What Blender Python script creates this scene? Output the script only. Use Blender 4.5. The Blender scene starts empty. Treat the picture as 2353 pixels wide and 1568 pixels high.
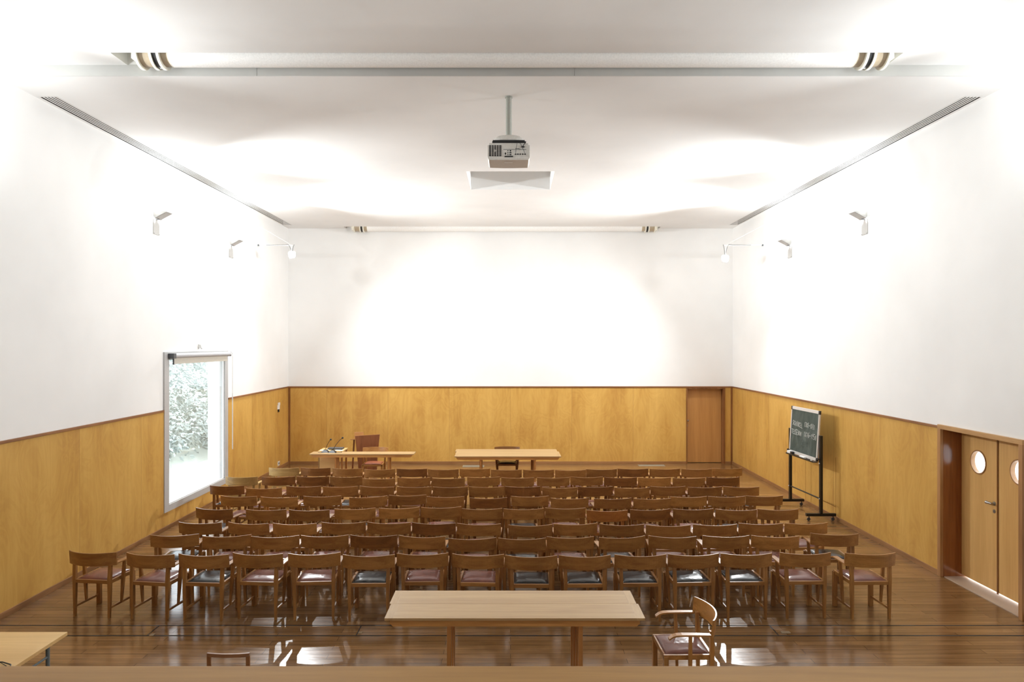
import bpy, bmesh, math, random
from mathutils import Vector, Matrix
random.seed(7)
SC = bpy.context.scene
COL = SC.collection
PI = math.pi

# ------------------------------------------------------------------ camera, world, exposure
F, CX, CY, EYE = 1640.0, 1173.0, 791.0, 3.25          # focal length in pixels, vanishing point, eye height
cam_d = bpy.data.cameras.new('camera'); cam = bpy.data.objects.new('camera', cam_d); COL.objects.link(cam)
cam.location = (0, 0, EYE); cam.rotation_euler = (PI/2, 0, 0)
cam_d.sensor_width = 36.0; cam_d.lens = F/2353.0*36.0
cam_d.shift_x = (1176.5-CX)/2353.0; cam_d.shift_y = (CY-784.0)/2353.0
cam_d.clip_start = 0.05; cam_d.clip_end = 300
SC.camera = cam

WORLD_STRENGTH = 4.6
SCONCE_W, FILL_W, FLOOD_W = 75.0, 850.0, 265.0
world = bpy.data.worlds.new('overcast_sky'); SC.world = world; world.use_nodes = True
wbg = world.node_tree.nodes['Background']
wbg.inputs['Color'].default_value = (0.91, 0.96, 1.0, 1); wbg.inputs['Strength'].default_value = WORLD_STRENGTH
SC.view_settings.view_transform = 'Standard'; SC.view_settings.look = 'None'
SC.view_settings.exposure = 0.24; SC.view_settings.gamma = 1.0; SC.view_settings.use_curve_mapping = False
try:
    SC.cycles.use_denoising = True
    SC.cycles.max_bounces = 10; SC.cycles.diffuse_bounces = 7; SC.cycles.glossy_bounces = 4
    SC.cycles.transparent_max_bounces = 8; SC.cycles.caustics_reflective = False
    SC.cycles.sample_clamp_indirect = 6.0
except Exception:
    pass

# ------------------------------------------------------------------ materials
def newmat(name):
    m = bpy.data.materials.new(name); m.use_nodes = True
    nt = m.node_tree; b = nt.nodes['Principled BSDF']
    return m, nt, b
def N(nt, typ, **kw):
    n = nt.nodes.new(typ)
    for k, v in kw.items(): setattr(n, k, v)
    return n
def L(nt, a, b): nt.links.new(a, b)
def ramp(nt, stops, interp='LINEAR'):
    r = N(nt, 'ShaderNodeValToRGB'); r.color_ramp.interpolation = interp
    el = r.color_ramp.elements
    while len(el) > 1: el.remove(el[-1])
    el[0].position = stops[0][0]; el[0].color = (*stops[0][1], 1)
    for p, c in stops[1:]:
        e = el.new(p); e.color = (*c, 1)
    return r
def mixc(nt, typ, fac, a, b):
    m = N(nt, 'ShaderNodeMix', data_type='RGBA', blend_type=typ)
    for s, v in ((m.inputs['Factor'], fac), (m.inputs['A'], a), (m.inputs['B'], b)):
        if isinstance(v, (int, float)): s.default_value = v
        elif isinstance(v, tuple): s.default_value = (*v, 1) if len(v) == 3 else v
        else: L(nt, v, s)
    return m.outputs['Result']
def plain(name, col, rough=0.5, metal=0.0, spec=0.5, bump=0.0, bscale=60, emit=None, estr=0, coat=0):
    m, nt, b = newmat(name)
    tc = N(nt, 'ShaderNodeTexCoord'); no = N(nt, 'ShaderNodeTexNoise'); no.inputs['Scale'].default_value = bscale
    no.inputs['Detail'].default_value = 4
    L(nt, tc.outputs['Object'], no.inputs['Vector'])
    r = ramp(nt, [(0.3, tuple(c*0.93 for c in col)), (0.7, tuple(min(1, c*1.04) for c in col))])
    L(nt, no.outputs['Fac'], r.inputs['Fac']); L(nt, r.outputs['Color'], b.inputs['Base Color'])
    b.inputs['Roughness'].default_value = rough; b.inputs['Metallic'].default_value = metal
    b.inputs['Specular IOR Level'].default_value = spec; b.inputs['Coat Weight'].default_value = coat
    if bump:
        bp = N(nt, 'ShaderNodeBump'); bp.inputs['Strength'].default_value = bump; bp.inputs['Distance'].default_value = 0.01
        L(nt, no.outputs['Fac'], bp.inputs['Height']); L(nt, bp.outputs['Normal'], b.inputs['Normal'])
    if emit:
        b.inputs['Emission Color'].default_value = (*emit, 1); b.inputs['Emission Strength'].default_value = estr
    return m
def wood(name, dark, light, axis='X', scale=9.0, stretch=0.07, rough=0.35, tint=False, spec=0.5, contrast=0.5, coat=0.0):
    """straight-grained timber; the grain runs along `axis` of the object"""
    m, nt, b = newmat(name)
    tc = N(nt, 'ShaderNodeTexCoord'); oi = N(nt, 'ShaderNodeObjectInfo')
    mul = N(nt, 'ShaderNodeMath', operation='MULTIPLY'); mul.inputs[1].default_value = 37.0
    L(nt, oi.outputs['Random'], mul.inputs[0])
    comb = N(nt, 'ShaderNodeCombineXYZ')
    for k in range(3): L(nt, mul.outputs[0], comb.inputs[k])
    add = N(nt, 'ShaderNodeVectorMath', operation='ADD')
    L(nt, tc.outputs['Object'], add.inputs[0]); L(nt, comb.outputs[0], add.inputs[1])
    mp = N(nt, 'ShaderNodeMapping'); s = [1, 1, 1]; s['XYZ'.index(axis)] = stretch
    mp.inputs['Scale'].default_value = s; L(nt, add.outputs[0], mp.inputs['Vector'])
    n1 = N(nt, 'ShaderNodeTexNoise'); n1.inputs['Scale'].default_value = scale; n1.inputs['Detail'].default_value = 3
    n1.inputs['Distortion'].default_value = 0.6
    n2 = N(nt, 'ShaderNodeTexNoise'); n2.inputs['Scale'].default_value = scale*7; n2.inputs['Detail'].default_value = 5
    L(nt, mp.outputs[0], n1.inputs['Vector']); L(nt, mp.outputs[0], n2.inputs['Vector'])
    mx = N(nt, 'ShaderNodeMath', operation='MULTIPLY_ADD'); mx.inputs[1].default_value = 0.35
    L(nt, n2.outputs['Fac'], mx.inputs[0])
    m2 = N(nt, 'ShaderNodeMath', operation='MULTIPLY'); m2.inputs[1].default_value = 0.65
    L(nt, n1.outputs['Fac'], m2.inputs[0]); L(nt, m2.outputs[0], mx.inputs[2])
    r = ramp(nt, [(0.5-contrast*0.3, dark), (0.5+contrast*0.3, light)])
    L(nt, mx.outputs[0], r.inputs['Fac'])
    col = r.outputs['Color']
    if tint: col = mixc(nt, 'MULTIPLY', 1.0, col, oi.outputs['Color'])
    L(nt, col, b.inputs['Base Color'])
    b.inputs['Roughness'].default_value = rough; b.inputs['Specular IOR Level'].default_value = spec
    b.inputs['Coat Weight'].default_value = coat; b.inputs['Coat Roughness'].default_value = 0.15
    bp = N(nt, 'ShaderNodeBump'); bp.inputs['Strength'].default_value = 0.08; bp.inputs['Distance'].default_value = 0.002
    L(nt, n2.outputs['Fac'], bp.inputs['Height']); L(nt, bp.outputs['Normal'], b.inputs['Normal'])
    return m
def plywood(name, along):
    """figured birch-toned plywood panels, vertical grain; `along` = horizontal axis of the wall"""
    m, nt, b = newmat(name)
    tc = N(nt, 'ShaderNodeTexCoord'); sp = N(nt, 'ShaderNodeSeparateXYZ'); L(nt, tc.outputs['Object'], sp.inputs[0])
    u = sp.outputs[along]
    dv = N(nt, 'ShaderNodeMath', operation='DIVIDE'); dv.inputs[1].default_value = 1.66; L(nt, u, dv.inputs[0])
    fl = N(nt, 'ShaderNodeMath', operation='FLOOR'); L(nt, dv.outputs[0], fl.inputs[0])
    wn = N(nt, 'ShaderNodeTexWhiteNoise', noise_dimensions='1D'); L(nt, fl.outputs[0], wn.inputs['W'])
    off = N(nt, 'ShaderNodeMath', operation='MULTIPLY'); off.inputs[1].default_value = 50; L(nt, wn.outputs['Value'], off.inputs[0])
    cb = N(nt, 'ShaderNodeCombineXYZ'); L(nt, u, cb.inputs[0]); L(nt, off.outputs[0], cb.inputs[1]); L(nt, sp.outputs['Z'], cb.inputs[2])
    mp = N(nt, 'ShaderNodeMapping'); mp.inputs['Scale'].default_value = (1.1, 1, 0.55); L(nt, cb.outputs[0], mp.inputs['Vector'])
    n0 = N(nt, 'ShaderNodeTexNoise'); n0.inputs['Scale'].default_value = 1.7; n0.inputs['Detail'].default_value = 4; n0.inputs['Distortion'].default_value = 1.6
    L(nt, mp.outputs[0], n0.inputs['Vector'])
    sn = N(nt, 'ShaderNodeMath', operation='MULTIPLY'); sn.inputs[1].default_value = 48; L(nt, n0.outputs['Fac'], sn.inputs[0])
    si = N(nt, 'ShaderNodeMath', operation='SINE'); L(nt, sn.outputs[0], si.inputs[0])
    mp2 = N(nt, 'ShaderNodeMapping'); mp2.inputs['Scale'].default_value = (18, 1, 1.3); L(nt, cb.outputs[0], mp2.inputs['Vector'])
    n2 = N(nt, 'ShaderNodeTexNoise'); n2.inputs['Scale'].default_value = 1.0; n2.inputs['Detail'].default_value = 5; L(nt, mp2.outputs[0], n2.inputs['Vector'])
    mp3 = N(nt, 'ShaderNodeMapping'); mp3.inputs['Scale'].default_value = (2.4, 1, 0.7); L(nt, cb.outputs[0], mp3.inputs['Vector'])
    n3 = N(nt, 'ShaderNodeTexNoise'); n3.inputs['Scale'].default_value = 1.0; n3.inputs['Detail'].default_value = 2; L(nt, mp3.outputs[0], n3.inputs['Vector'])
    a1 = N(nt, 'ShaderNodeMath', operation='MULTIPLY_ADD'); a1.inputs[1].default_value = 0.055; L(nt, si.outputs[0], a1.inputs[0])
    n2s = N(nt, 'ShaderNodeMath', operation='MULTIPLY_ADD'); n2s.inputs[1].default_value = 0.36; n2s.inputs[2].default_value = 0.32; L(nt, n2.outputs['Fac'], n2s.inputs[0]); L(nt, n2s.outputs[0], a1.inputs[2])
    a2 = N(nt, 'ShaderNodeMath', operation='ADD'); L(nt, a1.outputs[0], a2.inputs[0]); L(nt, n3.outputs['Fac'], a2.inputs[1])
    a3 = N(nt, 'ShaderNodeMath', operation='MULTIPLY_ADD'); a3.inputs[1].default_value = 0.16; L(nt, wn.outputs['Value'], a3.inputs[0]); L(nt, a2.outputs[0], a3.inputs[2])
    r = ramp(nt, [(0.0, (0.43, 0.215, 0.047)), (0.45, (0.56, 0.32, 0.076)), (1.0, (0.68, 0.42, 0.115))])
    sc = N(nt, 'ShaderNodeMath', operation='MULTIPLY_ADD'); sc.inputs[1].default_value = 1.25; sc.inputs[2].default_value = -0.85; L(nt, a3.outputs[0], sc.inputs[0])
    L(nt, sc.outputs[0], r.inputs['Fac'])
    # hairline joint between boards
    fr = N(nt, 'ShaderNodeMath', operation='FRACT'); L(nt, dv.outputs[0], fr.inputs[0])
    lt = N(nt, 'ShaderNodeMath', operation='LESS_THAN'); lt.inputs[1].default_value = 0.0028; L(nt, fr.outputs[0], lt.inputs[0])
    col = mixc(nt, 'MIX', lt.outputs[0], r.outputs['Color'], (0.30, 0.15, 0.05))
    L(nt, col, b.inputs['Base Color'])
    b.inputs['Roughness'].default_value = 0.42; b.inputs['Specular IOR Level'].default_value = 0.35
    return m
def floor_material():
    m, nt, b = newmat('oak_floor')
    tc = N(nt, 'ShaderNodeTexCoord')
    br = N(nt, 'ShaderNodeTexBrick'); br.offset = 0.37; br.squash = 1.0
    br.inputs['Scale'].default_value = 1.0; br.inputs['Brick Width'].default_value = 1.9; br.inputs['Row Height'].default_value = 0.11
    br.inputs['Mortar Size'].default_value = 0.0022; br.inputs['Mortar Smooth'].default_value = 0.3; br.inputs['Bias'].default_value = 0.0
    br.inputs['Color1'].default_value = (0.205, 0.108, 0.042, 1); br.inputs['Color2'].default_value = (0.285, 0.155, 0.062, 1)
    br.inputs['Mortar'].default_value = (0.06, 0.028, 0.012, 1)
    L(nt, tc.outputs['Object'], br.inputs['Vector'])
    mp = N(nt, 'ShaderNodeMapping'); mp.inputs['Scale'].default_value = (1.2, 22, 1); L(nt, tc.outputs['Object'], mp.inputs['Vector'])
    n1 = N(nt, 'ShaderNodeTexNoise'); n1.inputs['Scale'].default_value = 1.0; n1.inputs['Detail'].default_value = 6; L(nt, mp.outputs[0], n1.inputs['Vector'])
    r1 = ramp(nt, [(0.3, (0.72, 0.69, 0.66)), (0.7, (1.12, 1.11, 1.1))]); L(nt, n1.outputs['Fac'], r1.inputs['Fac'])
    mp2 = N(nt, 'ShaderNodeMapping'); mp2.inputs['Scale'].default_value = (0.5, 0.9, 1); L(nt, tc.outputs['Object'], mp2.inputs['Vector'])
    n2 = N(nt, 'ShaderNodeTexNoise'); n2.inputs['Scale'].default_value = 1.0; n2.inputs['Detail'].default_value = 4; L(nt, mp2.outputs[0], n2.inputs['Vector'])
    r2 = ramp(nt, [(0.35, (0.85, 0.83, 0.8)), (0.68, (1.12, 1.12, 1.12))]); L(nt, n2.outputs['Fac'], r2.inputs['Fac'])
    c = mixc(nt, 'MULTIPLY', 1.0, br.outputs['Color'], r1.outputs['Color'])
    c = mixc(nt, 'MULTIPLY', 1.0, c, r2.outputs['Color'])
    L(nt, c, b.inputs['Base Color'])
    rr = N(nt, 'ShaderNodeMapRange'); rr.inputs['To Min'].default_value = 0.11; rr.inputs['To Max'].default_value = 0.26
    L(nt, n1.outputs['Fac'], rr.inputs['Value']); L(nt, rr.outputs[0], b.inputs['Roughness'])
    b.inputs['Specular IOR Level'].default_value = 0.5
    bp = N(nt, 'ShaderNodeBump'); bp.inputs['Strength'].default_value = 0.25; bp.inputs['Distance'].default_value = 0.002
    n3 = N(nt, 'ShaderNodeTexNoise'); n3.inputs['Scale'].default_value = 9; n3.inputs['Detail'].default_value = 2; L(nt, tc.outputs['Object'], n3.inputs['Vector'])
    L(nt, n3.outputs['Fac'], bp.inputs['Height']); L(nt, bp.outputs['Normal'], b.inputs['Normal'])
    return m
def leather(name, col, rough=0.3):
    m, nt, b = newmat(name)
    tc = N(nt, 'ShaderNodeTexCoord'); oi = N(nt, 'ShaderNodeObjectInfo')
    mul = N(nt, 'ShaderNodeMath', operation='MULTIPLY'); mul.inputs[1].default_value = 23.0; L(nt, oi.outputs['Random'], mul.inputs[0])
    no = N(nt, 'ShaderNodeTexNoise', noise_dimensions='4D'); no.inputs['Scale'].default_value = 5; no.inputs['Detail'].default_value = 2
    no.inputs['Distortion'].default_value = 1.0
    L(nt, tc.outputs['Object'], no.inputs['Vector']); L(nt, mul.outputs[0], no.inputs['W'])
    n2 = N(nt, 'ShaderNodeTexNoise'); n2.inputs['Scale'].default_value = 90; L(nt, tc.outputs['Object'], n2.inputs['Vector'])
    r = ramp(nt, [(0.3, tuple(c*0.8 for c in col)), (0.7, tuple(c*1.15 for c in col))]); L(nt, no.outputs['Fac'], r.inputs['Fac'])
    L(nt, r.outputs['Color'], b.inputs['Base Color']); b.inputs['Roughness'].default_value = rough
    ad = N(nt, 'ShaderNodeMath', operation='MULTIPLY_ADD'); ad.inputs[1].default_value = 0.03
    L(nt, n2.outputs['Fac'], ad.inputs[0]); L(nt, no.outputs['Fac'], ad.inputs[2])
    bp = N(nt, 'ShaderNodeBump'); bp.inputs['Strength'].default_value = 0.3; bp.inputs['Distance'].default_value = 0.03
    L(nt, ad.outputs[0], bp.inputs['Height']); L(nt, bp.outputs['Normal'], b.inputs['Normal'])
    return m
def glass_material(name, tintc=(1, 1, 1)):
    m = bpy.data.materials.new(name); m.use_nodes = True; nt = m.node_tree; nt.nodes.clear()
    out = N(nt, 'ShaderNodeOutputMaterial'); tr = N(nt, 'ShaderNodeBsdfTransparent'); gl = N(nt, 'ShaderNodeBsdfGlossy')
    tr.inputs['Color'].default_value = (*tintc, 1); gl.inputs['Roughness'].default_value = 0.02
    lw = N(nt, 'ShaderNodeLayerWeight'); lw.inputs['Blend'].default_value = 0.5; pw = N(nt, 'ShaderNodeMath', operation='POWER'); pw.inputs[1].default_value = 4.0
    L(nt, lw.outputs['Facing'], pw.inputs[0]); fr = N(nt, 'ShaderNodeMath', operation='MULTIPLY_ADD'); fr.inputs[1].default_value = 0.8; fr.inputs[2].default_value = 0.02
    L(nt, pw.outputs[0], fr.inputs[0]); mx = N(nt, 'ShaderNodeMixShader')
    L(nt, fr.outputs[0], mx.inputs[0]); L(nt, tr.outputs[0], mx.inputs[1]); L(nt, gl.outputs[0], mx.inputs[2]); L(nt, mx.outputs[0], out.inputs[0])
    return m
def chalk_green():
    m, nt, b = newmat('chalkboard_green')
    tc = N(nt, 'ShaderNodeTexCoord'); mp = N(nt, 'ShaderNodeMapping'); mp.inputs['Scale'].default_value = (1, 3.2, 1.5); mp.inputs['Rotation'].default_value = (0.5, 0, 0)
    L(nt, tc.outputs['Object'], mp.inputs['Vector'])
    no = N(nt, 'ShaderNodeTexNoise'); no.inputs['Scale'].default_value = 2.2; no.inputs['Detail'].default_value = 5; no.inputs['Distortion'].default_value = 0.9
    L(nt, mp.outputs[0], no.inputs['Vector'])
    r = ramp(nt, [(0.4, (0.030, 0.050, 0.042)), (0.62, (0.065, 0.09, 0.08)), (0.78, (0.14, 0.17, 0.155))]); L(nt, no.outputs['Fac'], r.inputs['Fac'])
    L(nt, r.outputs['Color'], b.inputs['Base Color']); b.inputs['Roughness'].default_value = 0.6
    return m

M = {}
M['white'] = plain('white_plaster', (0.86, 0.86, 0.85), 0.85, spec=0.15, bscale=0.5)
M['ceil'] = plain('white_ceiling_paint', (0.85, 0.85, 0.84), 0.9, spec=0.1, bscale=0.5)
M['plyX'] = plywood('plywood_back', 'X'); M['plyY'] = plywood('plywood_side', 'Y')
M['floor'] = floor_material()
M['dwX'] = wood('dark_trim_wood_x', (0.16, 0.06, 0.02), (0.30, 0.13, 0.045), 'X', rough=0.4)
M['dwY'] = wood('dark_trim_wood_y', (0.16, 0.06, 0.02), (0.30, 0.13, 0.045), 'Y', rough=0.4)
M['dwZ'] = wood('dark_trim_wood_z', (0.16, 0.06, 0.02), (0.30, 0.13, 0.045), 'Z', rough=0.25)
M['bsX'] = wood('skirting_wood_x', (0.22, 0.10, 0.035), (0.36, 0.18, 0.07), 'X', rough=0.4)
M['bsY'] = wood('skirting_wood_y', (0.22, 0.10, 0.035), (0.36, 0.18, 0.07), 'Y', rough=0.4)
M['frameY'] = wood('door_head_wood', (0.36, 0.19, 0.07), (0.56, 0.33, 0.14), 'Y', rough=0.4)
M['frameZ'] = wood('door_post_wood', (0.30, 0.14, 0.05), (0.44, 0.23, 0.09), 'Z', rough=0.4)
M['jamb'] = wood('glossy_jamb_wood', (0.20, 0.06, 0.015), (0.34, 0.12, 0.03), 'Z', rough=0.16, scale=5)
M['doorleaf'] = wood('door_veneer', (0.60, 0.34, 0.11), (0.74, 0.46, 0.17), 'Z', scale=4, rough=0.38)
M['backdoor'] = wood('back_door_veneer', (0.46, 0.22, 0.065), (0.60, 0.31, 0.10), 'Z', scale=3, rough=0.38)
cd, cl = (0.225, 0.094, 0.024), (0.385, 0.182, 0.052)
for a in 'XYZ': M['ch'+a] = wood('chair_wood_'+a.lower(), cd, cl, a, scale=14, rough=0.33, tint=True, contrast=0.55)
M['tbX'] = wood('table_top_oak', (0.38, 0.235, 0.105), (0.50, 0.33, 0.155), 'X', scale=10, stretch=0.05, rough=0.38)
M['tbY'] = wood('table_edge_oak', (0.38, 0.235, 0.105), (0.50, 0.33, 0.155), 'Y', scale=10, rough=0.38)
M['taX'] = wood('table_apron_wood', (0.40, 0.18, 0.05), (0.58, 0.29, 0.09), 'X', scale=10, rough=0.35)
M['tlZ'] = wood('table_leg_wood', (0.33, 0.14, 0.038), (0.48, 0.22, 0.07), 'Z', scale=10, rough=0.35)
M['deskX'] = wood('desk_top_beech', (0.60, 0.38, 0.15), (0.74, 0.50, 0.22), 'X', scale=5, stretch=0.05, rough=0.35)
M['capX'] = wood('parapet_oak', (0.37, 0.19, 0.052), (0.54, 0.295, 0.088), 'X', scale=7, stretch=0.08, rough=0.6, spec=0.3)
M['lect'] = wood('lectern_wood', (0.17, 0.055, 0.022), (0.27, 0.10, 0.04), 'Z', scale=8, rough=0.3)
M['lectL'] = wood('lectern_light_wood', (0.36, 0.17, 0.06), (0.5, 0.26, 0.1), 'X', scale=8, rough=0.3)
M['burg'] = leather('burgundy_leather', (0.19, 0.070, 0.052), 0.27)
M['black'] = leather('black_leather', (0.018, 0.018, 0.019), 0.24)
M['red'] = leather('russet_leather', (0.33, 0.10, 0.05), 0.35)
M['blk'] = plain('black_plastic', (0.012, 0.012, 0.013), 0.4)
M['blkm'] = plain('black_painted_steel', (0.010, 0.010, 0.010), 0.35)
M['dgrey'] = plain('dark_grey_plastic', (0.07, 0.075, 0.08), 0.45)
M['steel'] = plain('brushed_steel', (0.45, 0.45, 0.44), 0.3, metal=0.9)
M['greysteel'] = plain('grey_enamel_tube', (0.13, 0.16, 0.17), 0.3)
M['alu'] = plain('satin_aluminium', (0.72, 0.70, 0.68), 0.4, metal=0.25)
M['galv'] = plain('galvanised_pole', (0.36, 0.37, 0.33), 0.45, metal=0.3, bump=0.1, bscale=80)
M['proj'] = plain('projector_shell', (0.62, 0.60, 0.56), 0.5)
M['projup'] = plain('projector_shell_uplit', (0.66, 0.64, 0.60), 0.5)  # paler than the shell: uplight from the floor put into the underside colour
M['wframe'] = plain('grey_window_paint', (0.48, 0.48, 0.48), 0.4)
M['hem'] = plain('beige_blind_hem', (0.55, 0.52, 0.45), 0.6)
M['blindcloth'] = plain('grey_blind_cloth', (0.50, 0.51, 0.53), 0.6)
M['whitepl'] = plain('white_enamel', (0.80, 0.80, 0.78), 0.4)
M['lampmetal'] = plain('sconce_enamel', (0.48, 0.47, 0.45), 0.4)
M['cloth'] = plain('white_screen_cloth', (0.90, 0.90, 0.88), 0.75)
M['fascia'] = plain('grey_painted_steel', (0.50, 0.50, 0.48), 0.5, bscale=2)
M['tan'] = plain('tan_motor_drum', (0.46, 0.38, 0.27), 0.4, bump=0.2, bscale=25)
M['ivory'] = plain('ivory_ring', (0.80, 0.78, 0.68), 0.45)
M['sill'] = plain('pale_stone_sill', (0.50, 0.38, 0.28), 0.5)
M['pave'] = plain('pale_pavement', (0.75, 0.75, 0.73), 0.9)
M['render'] = plain('white_render', (0.85, 0.87, 0.88), 0.9, spec=0.1)
M['leaf'] = plain('pale_leaf', (0.44, 0.48, 0.46), 0.6, bscale=3)
M['earth'] = plain('dry_earth', (0.60, 0.62, 0.56), 0.95, bscale=2)
M['seam'] = plain('black_joint', (0.01, 0.008, 0.006), 0.7)
M['plate'] = plain('floor_plate_metal', (0.45, 0.47, 0.42), 0.35, metal=0.6)
M['beige'] = plain('worn_beige_plate', (0.26, 0.19, 0.11), 0.5)
M['glass'] = glass_material('clear_glass', (0.97, 0.99, 1.0))
M['chalk'] = plain('white_chalk', (0.62, 0.64, 0.61), 0.9)
M['chalkf'] = plain('faint_chalk', (0.2, 0.23, 0.21), 0.9)
M['cboard'] = chalk_green()
M['paper'] = plain('white_paper', (0.82, 0.82, 0.80), 0.7)
M['bulb'] = plain('lit_bulb', (1, 1, 1), 0.5, emit=(1.0, 0.98, 0.94), estr=40)
M['bulbs'] = plain('lit_tube', (1, 1, 1), 0.5, emit=(1.0, 0.97, 0.92), estr=8)
M['vent'] = plain('ceiling_diffuser_metal', (0.70, 0.69, 0.67), 0.5)

# ------------------------------------------------------------------ mesh helpers
class MB:
    """collects shapes and links them as one mesh object"""
    def __init__(s): s.bm = bmesh.new()
    def box(s, x0, x1, y0, y1, z0, z1, bev=0.0, rot=None, piv=None):
        x0, x1 = sorted((x0, x1)); y0, y1 = sorted((y0, y1)); z0, z1 = sorted((z0, z1))
        b = bmesh.new()
        vs = [b.verts.new(p) for p in ((x0,y0,z0),(x1,y0,z0),(x1,y1,z0),(x0,y1,z0),(x0,y0,z1),(x1,y0,z1),(x1,y1,z1),(x0,y1,z1))]
        for f in ((0,3,2,1),(4,5,6,7),(0,1,5,4),(1,2,6,5),(2,3,7,6),(3,0,4,7)): b.faces.new([vs[i] for i in f])
        if bev: bmesh.ops.bevel(b, geom=b.edges[:], offset=bev, segments=2, affect='EDGES', profile=0.6)
        s._add(b, rot, piv); return s
    def _add(s, b, rot=None, piv=None):
        if rot is not None:
            p = Vector(piv or (0,0,0))
            for v in b.verts: v.co = rot @ (v.co-p) + p
        me = bpy.data.meshes.new('tmp'); b.to_mesh(me); b.free(); s.bm.from_mesh(me); bpy.data.meshes.remove(me)
    def hexa(s, pts, bev=0.0):
        """eight corners: bottom ring then top ring, both counter-clockwise from above"""
        b = bmesh.new(); vs = [b.verts.new(p) for p in pts]
        for f in ((0,3,2,1),(4,5,6,7),(0,1,5,4),(1,2,6,5),(2,3,7,6),(3,0,4,7)): b.faces.new([vs[i] for i in f])
        bmesh.ops.recalc_face_normals(b, faces=b.faces[:])
        if bev: bmesh.ops.bevel(b, geom=b.edges[:], offset=bev, segments=2, affect='EDGES', profile=0.6)
        s._add(b); return s
    def prism(s, pts, vec, bev=0.0):
        """planar polygon `pts` extruded by `vec`"""
        b = bmesh.new(); v = Vector(vec); a = [b.verts.new(p) for p in pts]; c = [b.verts.new(Vector(p)+v) for p in pts]
        b.faces.new(a); b.faces.new(c[::-1]); n = len(pts)
        for i in range(n): b.faces.new((a[i], c[i], c[(i+1)%n], a[(i+1)%n]))
        bmesh.ops.recalc_face_normals(b, faces=b.faces[:])
        if bev: bmesh.ops.bevel(b, geom=b.edges[:], offset=bev, segments=2, affect='EDGES', profile=0.6)
        s._add(b); return s
    def strip(s, secs, closed=True):
        """loft through a list of cross-section rings"""
        b = bmesh.new(); rings = [[b.verts.new(p) for p in r] for r in secs]; n = len(rings[0])
        for a, c in zip(rings, rings[1:]):
            for i in range(n): b.faces.new((a[i], a[(i+1)%n], c[(i+1)%n], c[i]))
        if closed: b.faces.new(rings[0][::-1]); b.faces.new(rings[-1])
        bmesh.ops.recalc_face_normals(b, faces=b.faces[:])
        s._add(b); return s
    def tube(s, pts, r, n=10, r2=None):
        pts = [Vector(p) for p in pts]; secs = []
        for i, p in enumerate(pts):
            d = (pts[min(i+1, len(pts)-1)] - pts[max(i-1, 0)]).normalized()
            up = Vector((0,0,1)) if abs(d.z) < 0.95 else Vector((1,0,0))
            a = d.cross(up).normalized(); c = d.cross(a).normalized()
            rr = r if r2 is None else r + (r2-r)*i/(len(pts)-1)
            secs.append([p + a*rr*math.cos(2*PI*k/n) + c*rr*math.sin(2*PI*k/n) for k in range(n)])
        return s.strip(secs)
    def ball(s, c, r, sx=1, sy=1, sz=1):
        b = bmesh.new(); bmesh.ops.create_uvsphere(b, u_segments=16, v_segments=10, radius=r)
        for v in b.verts: v.co = Vector((v.co.x*sx, v.co.y*sy, v.co.z*sz)) + Vector(c)
        s._add(b); return s
    def ring(s, c, axis, r_in, r_out, w, n=40):
        """flat annulus of width w along axis ('X' or 'Y' or 'Z')"""
        secs = []
        for k in range(n+1):
            t = 2*PI*k/n; pr = []
            for rr, ww in ((r_in, -w/2), (r_out, -w/2), (r_out, w/2), (r_in, w/2)):
                u, v = rr*math.cos(t), rr*math.sin(t)
                o = {'X': (ww, u, v), 'Y': (u, ww, v), 'Z': (u, v, ww)}[axis]
                pr.append(Vector(c)+Vector(o))
            secs.append(pr)
        b = bmesh.new(); rings = [[b.verts.new(p) for p in r] for r in secs[:-1]]
        for i in range(n):
            a, c2 = rings[i], rings[(i+1)%n]
            for k in range(4): b.faces.new((a[k], a[(k+1)%4], c2[(k+1)%4], c2[k]))
        bmesh.ops.recalc_face_normals(b, faces=b.faces[:]); s._add(b); return s
    def build(s, name, mat, parent=None, smooth=False, loc=None):
        me = bpy.data.meshes.new(name)
        if smooth:
            for f in s.bm.faces: f.smooth = True
        s.bm.to_mesh(me); s.bm.free()
        mats = mat if isinstance(mat, (list, tuple)) else [mat]
        for m in mats: me.materials.append(m)
        if smooth and smooth != 'all':
            try: me.set_sharp_from_angle(angle=math.radians(35))
            except Exception: pass
        o = bpy.data.objects.new(name, me); COL.objects.link(o)
        if parent is not None: o.parent = parent
        if loc is not None: o.location = loc
        return o
def tag(o, label, cat, group=None, kind=None):
    o['label'] = label; o['category'] = cat
    if group: o['group'] = group
    if kind: o['kind'] = kind
    return o
def struct(o): o['kind'] = 'structure'; return o
def empty(name, loc=(0,0,0), rz=0.0):
    o = bpy.data.objects.new(name, None); COL.objects.link(o); o.location = loc; o.rotation_euler = (0,0,rz)
    o.empty_display_size = 0.2; return o
def rebase(mb, loc):
    """shift shapes given in room coordinates so that they hang on an Empty at loc"""
    v = Vector(loc)
    for q in mb.bm.verts: q.co -= v
    return mb
def copy_tree(o, parent=None):
    c = o.copy(); COL.objects.link(c)
    if parent is not None: c.parent = parent
    for ch in list(o.children): copy_tree(ch, c)
    return c

# ------------------------------------------------------------------ the room
XW, YB, ZF, ZN, YS = 6.014, 19.34, EYE+3.137, EYE+3.264, 8.35      # half width, back wall, far/near ceiling, ceiling step
YF = -3.5
XO = XW+0.38
DADO = 2.07; CAP = 2.105
struct(MB().box(-XO, XO, YF-0.3, YB+0.35, -0.25, 0).build('floor', M['floor']))
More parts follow.
